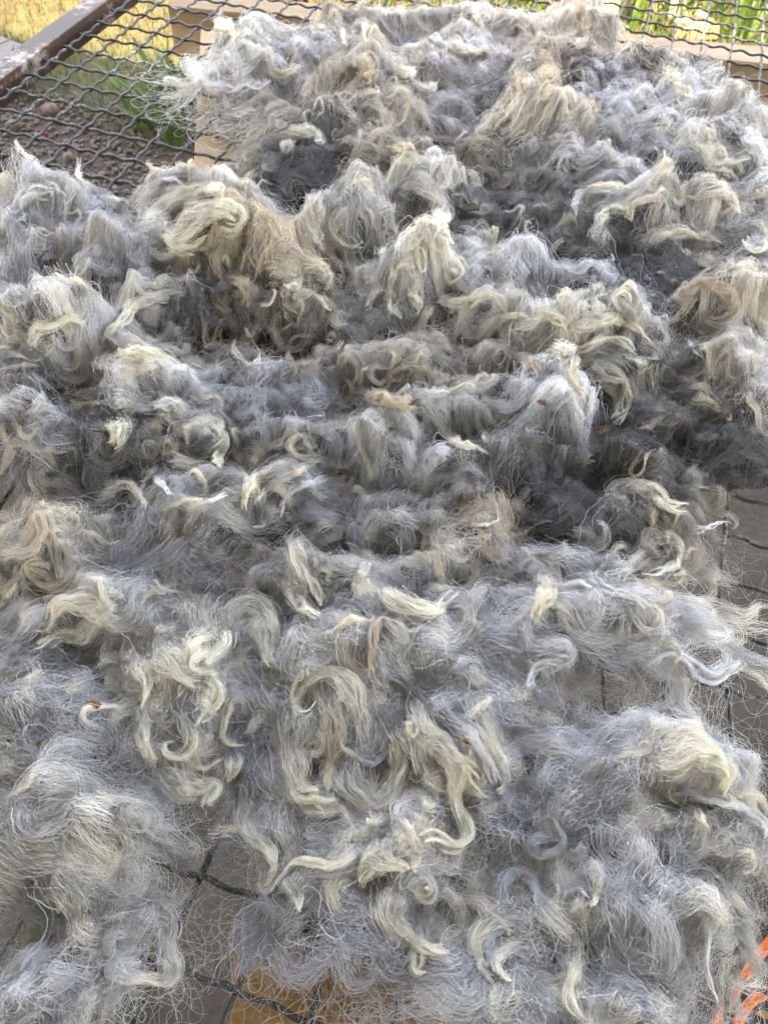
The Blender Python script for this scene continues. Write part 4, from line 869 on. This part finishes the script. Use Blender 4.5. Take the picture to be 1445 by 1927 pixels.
    tone = np.clip((T['tone']*rng.normal(1.1, .2, nf))*np.where(stray[:, 0], 1.25, 1)+.04*stray[:, 0], .05, .88)[:, None, None]*np.array(TINT[T['tint']])
    parts.append((np.stack([X, Y, Z], -1), fr*np.where(stray, .95, rng.uniform(.42, .75, (nf, 1)))*np.ones((1, S)), np.broadcast_to(tone, (nf, S, 3))))
    return [np.concatenate([p[i] for p in parts]) for i in range(3)]

CORE_MATS = {}
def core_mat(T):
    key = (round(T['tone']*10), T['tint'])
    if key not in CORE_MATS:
        CORE_MATS[key] = mat_core('wool_mat', tuple(key[0]/10*.35*c for c in TINT[T['tint']]))  # core colour cut dark to deepen the shade in the hollows
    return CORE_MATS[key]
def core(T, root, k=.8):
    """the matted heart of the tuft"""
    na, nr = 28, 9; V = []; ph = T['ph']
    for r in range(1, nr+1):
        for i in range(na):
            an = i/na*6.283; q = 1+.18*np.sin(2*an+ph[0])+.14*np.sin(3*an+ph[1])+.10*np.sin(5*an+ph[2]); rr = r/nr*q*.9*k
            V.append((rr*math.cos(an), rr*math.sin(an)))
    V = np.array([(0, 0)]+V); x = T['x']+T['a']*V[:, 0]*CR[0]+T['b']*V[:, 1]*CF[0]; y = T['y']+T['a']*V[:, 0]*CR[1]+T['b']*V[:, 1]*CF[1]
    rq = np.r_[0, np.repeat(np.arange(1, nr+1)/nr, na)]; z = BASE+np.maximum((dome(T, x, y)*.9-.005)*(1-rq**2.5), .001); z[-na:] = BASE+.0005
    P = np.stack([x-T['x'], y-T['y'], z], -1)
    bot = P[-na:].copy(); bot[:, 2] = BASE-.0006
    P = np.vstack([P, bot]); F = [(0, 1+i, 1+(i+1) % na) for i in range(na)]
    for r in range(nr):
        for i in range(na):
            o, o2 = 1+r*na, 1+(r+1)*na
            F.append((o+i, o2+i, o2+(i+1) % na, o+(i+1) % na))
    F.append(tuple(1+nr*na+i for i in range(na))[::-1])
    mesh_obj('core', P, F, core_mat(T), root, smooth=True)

roots = []
for k, T in enumerate(TF):
    rng = np.random.default_rng(500+k)
    root = empty('wool_tuft', (T['x'], T['y'], 0), label=T['label'], category='wool tuft', group='tufts of fleece drying on the wire rack')
    roots.append(root)
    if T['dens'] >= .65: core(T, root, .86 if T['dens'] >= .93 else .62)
    P, R, C = grow(T, rng); stats[0] += len(P); stats[1] += P.shape[0]*P.shape[1]
    hair('fleece', P, R, C, root, kind='stuff')

# ------------------------------------------------------------------ the locks that stand out
def on_wool(px, py, lift):
    d = _F+(px-PW/2)/FPX*_R-(py-PH/2)/FPX*_U
    z = .12
    for _ in range(60):
        p = CAM+d*((z-CAM[2])/d[2]); hz = float(hmap(np.array([p[0]]), np.array([p[1]]))[0])+BASE+lift
        if z <= hz: break
        z -= .002
    return CAM+d*((max(z, lift+BASE)-CAM[2])/d[2])
for k, (path, width, cc) in enumerate(LOCKS):
    rng = np.random.default_rng(9000+k)
    Q = smooth_path(path, 26)
    G = np.array([on_wool(p[0], p[1], .0085) for p in Q])
    for _ in range(3): G[1:-1] = .25*G[:-2]+.5*G[1:-1]+.25*G[2:]
    G[:, 2] += .006*np.linspace(0, 1, len(G))**1.5
    d = np.linalg.norm(G.mean(0)-CAM); w = width*d/FPX*.6
    G = smooth_path(G, 44); fr = fibre_r(d)
    n = int(np.clip(w*w/(fr*fr)*.13, 34, 700))
    ns = int(np.clip(w/.0011, 3, 7)); s = np.linspace(0, 1, 44)
    GG = np.repeat(G[None], ns, 0); Tn = np.gradient(G, axis=0); Tn /= np.linalg.norm(Tn, axis=1)[:, None]+1e-9
    sdv = np.cross(np.array([0, 0, 1.0]), Tn); sdv /= np.maximum(np.linalg.norm(sdv, axis=1)[:, None], .3)
    Ll = np.linalg.norm(np.diff(G, axis=0), axis=1).sum()
    for q in range(ns):
        off = (rng.normal(0, .42)*np.sin(np.pi*np.clip(.25+s*.75, 0, 1))+.26*np.sin(6.283*(s*Ll/rng.uniform(.028, .05)+rng.random()))+rng.normal(0, .55)*np.clip(.3-s, 0, 1)*3+rng.normal(0, .5)*np.clip(s-.7, 0, 1)*3)
        upw = rng.normal(0, .3)+.3*np.sin(6.283*(s*Ll/.04+rng.random()))
        GG[q] += sdv*(off*w)[:, None]+np.array([0, 0, 1.0])*(upw*w)[:, None]
        GG[q] = smooth_path(GG[q][:44-int(rng.integers(0, 9))], 44)
    n = max(8, int(n/ns*1.25))
    P, R, tt, gi = strands_from_guides(GG, rng, n, w*rng.uniform(.75, 1.2, ns), w*rng.uniform(.1, .28, ns), fr*1.0, 30, .8, .22, .0003, .012, .12, .35, .6, True)
    base = LOCKC[cc]*rng.uniform(.94, 1.06); c0 = .0
    mid = np.mean(path, axis=0)
    own = min(range(len(TF)), key=lambda i: ((path[0][0]-TF[i]['px'][0])/TF[i]['rx'])**2+((path[0][1]-TF[i]['px'][1])/TF[i]['ry'])**2+.5*((mid[0]-TF[i]['px'][0])/TF[i]['rx'])**2+.5*((mid[1]-TF[i]['px'][1])/TF[i]['ry'])**2)
    c0 = .75*TF[own]['tone']*np.array(TINT[TF[own]['tint']])+.25*base
    C = (c0+(base-c0)*np.clip(tt*1.8-.1, 0, 1)[..., None])*np.clip(rng.normal(1, .2, (len(P), 1, 1)), .5, 1.15)
    hair('lock', P, R, C, roots[own]); stats[0] += len(P); stats[1] += P.shape[0]*P.shape[1]
# the bits of chaff caught in the wool
for (px, py, s, lab) in ((1020, 757, .004, 'brown chaff fleck on the cotton-white tuft'), (175, 1325, .004, 'largest brown chaff fleck, on the wool beside the round blue-grey puff'), (880, 1395, .003, 'tiny chaff fleck on the long combed cream locks'),
                         (1262, 1612, .003, 'tiny chaff fleck on the open grey net of wool'), (700, 632, .003, 'tiny chaff fleck on the thin grey fluff behind the ringlets')):
    p = on_wool(px, py, .009); v = ICO_V*np.array([1.4, .8, .35])*s*(1+.2*RNG.standard_normal((len(ICO_V), 1)))
    tri_mesh('chaff_fleck', v+p, ICO_F, M['chaff'], label=lab, category='chaff', group='chaff flecks in the fleece')
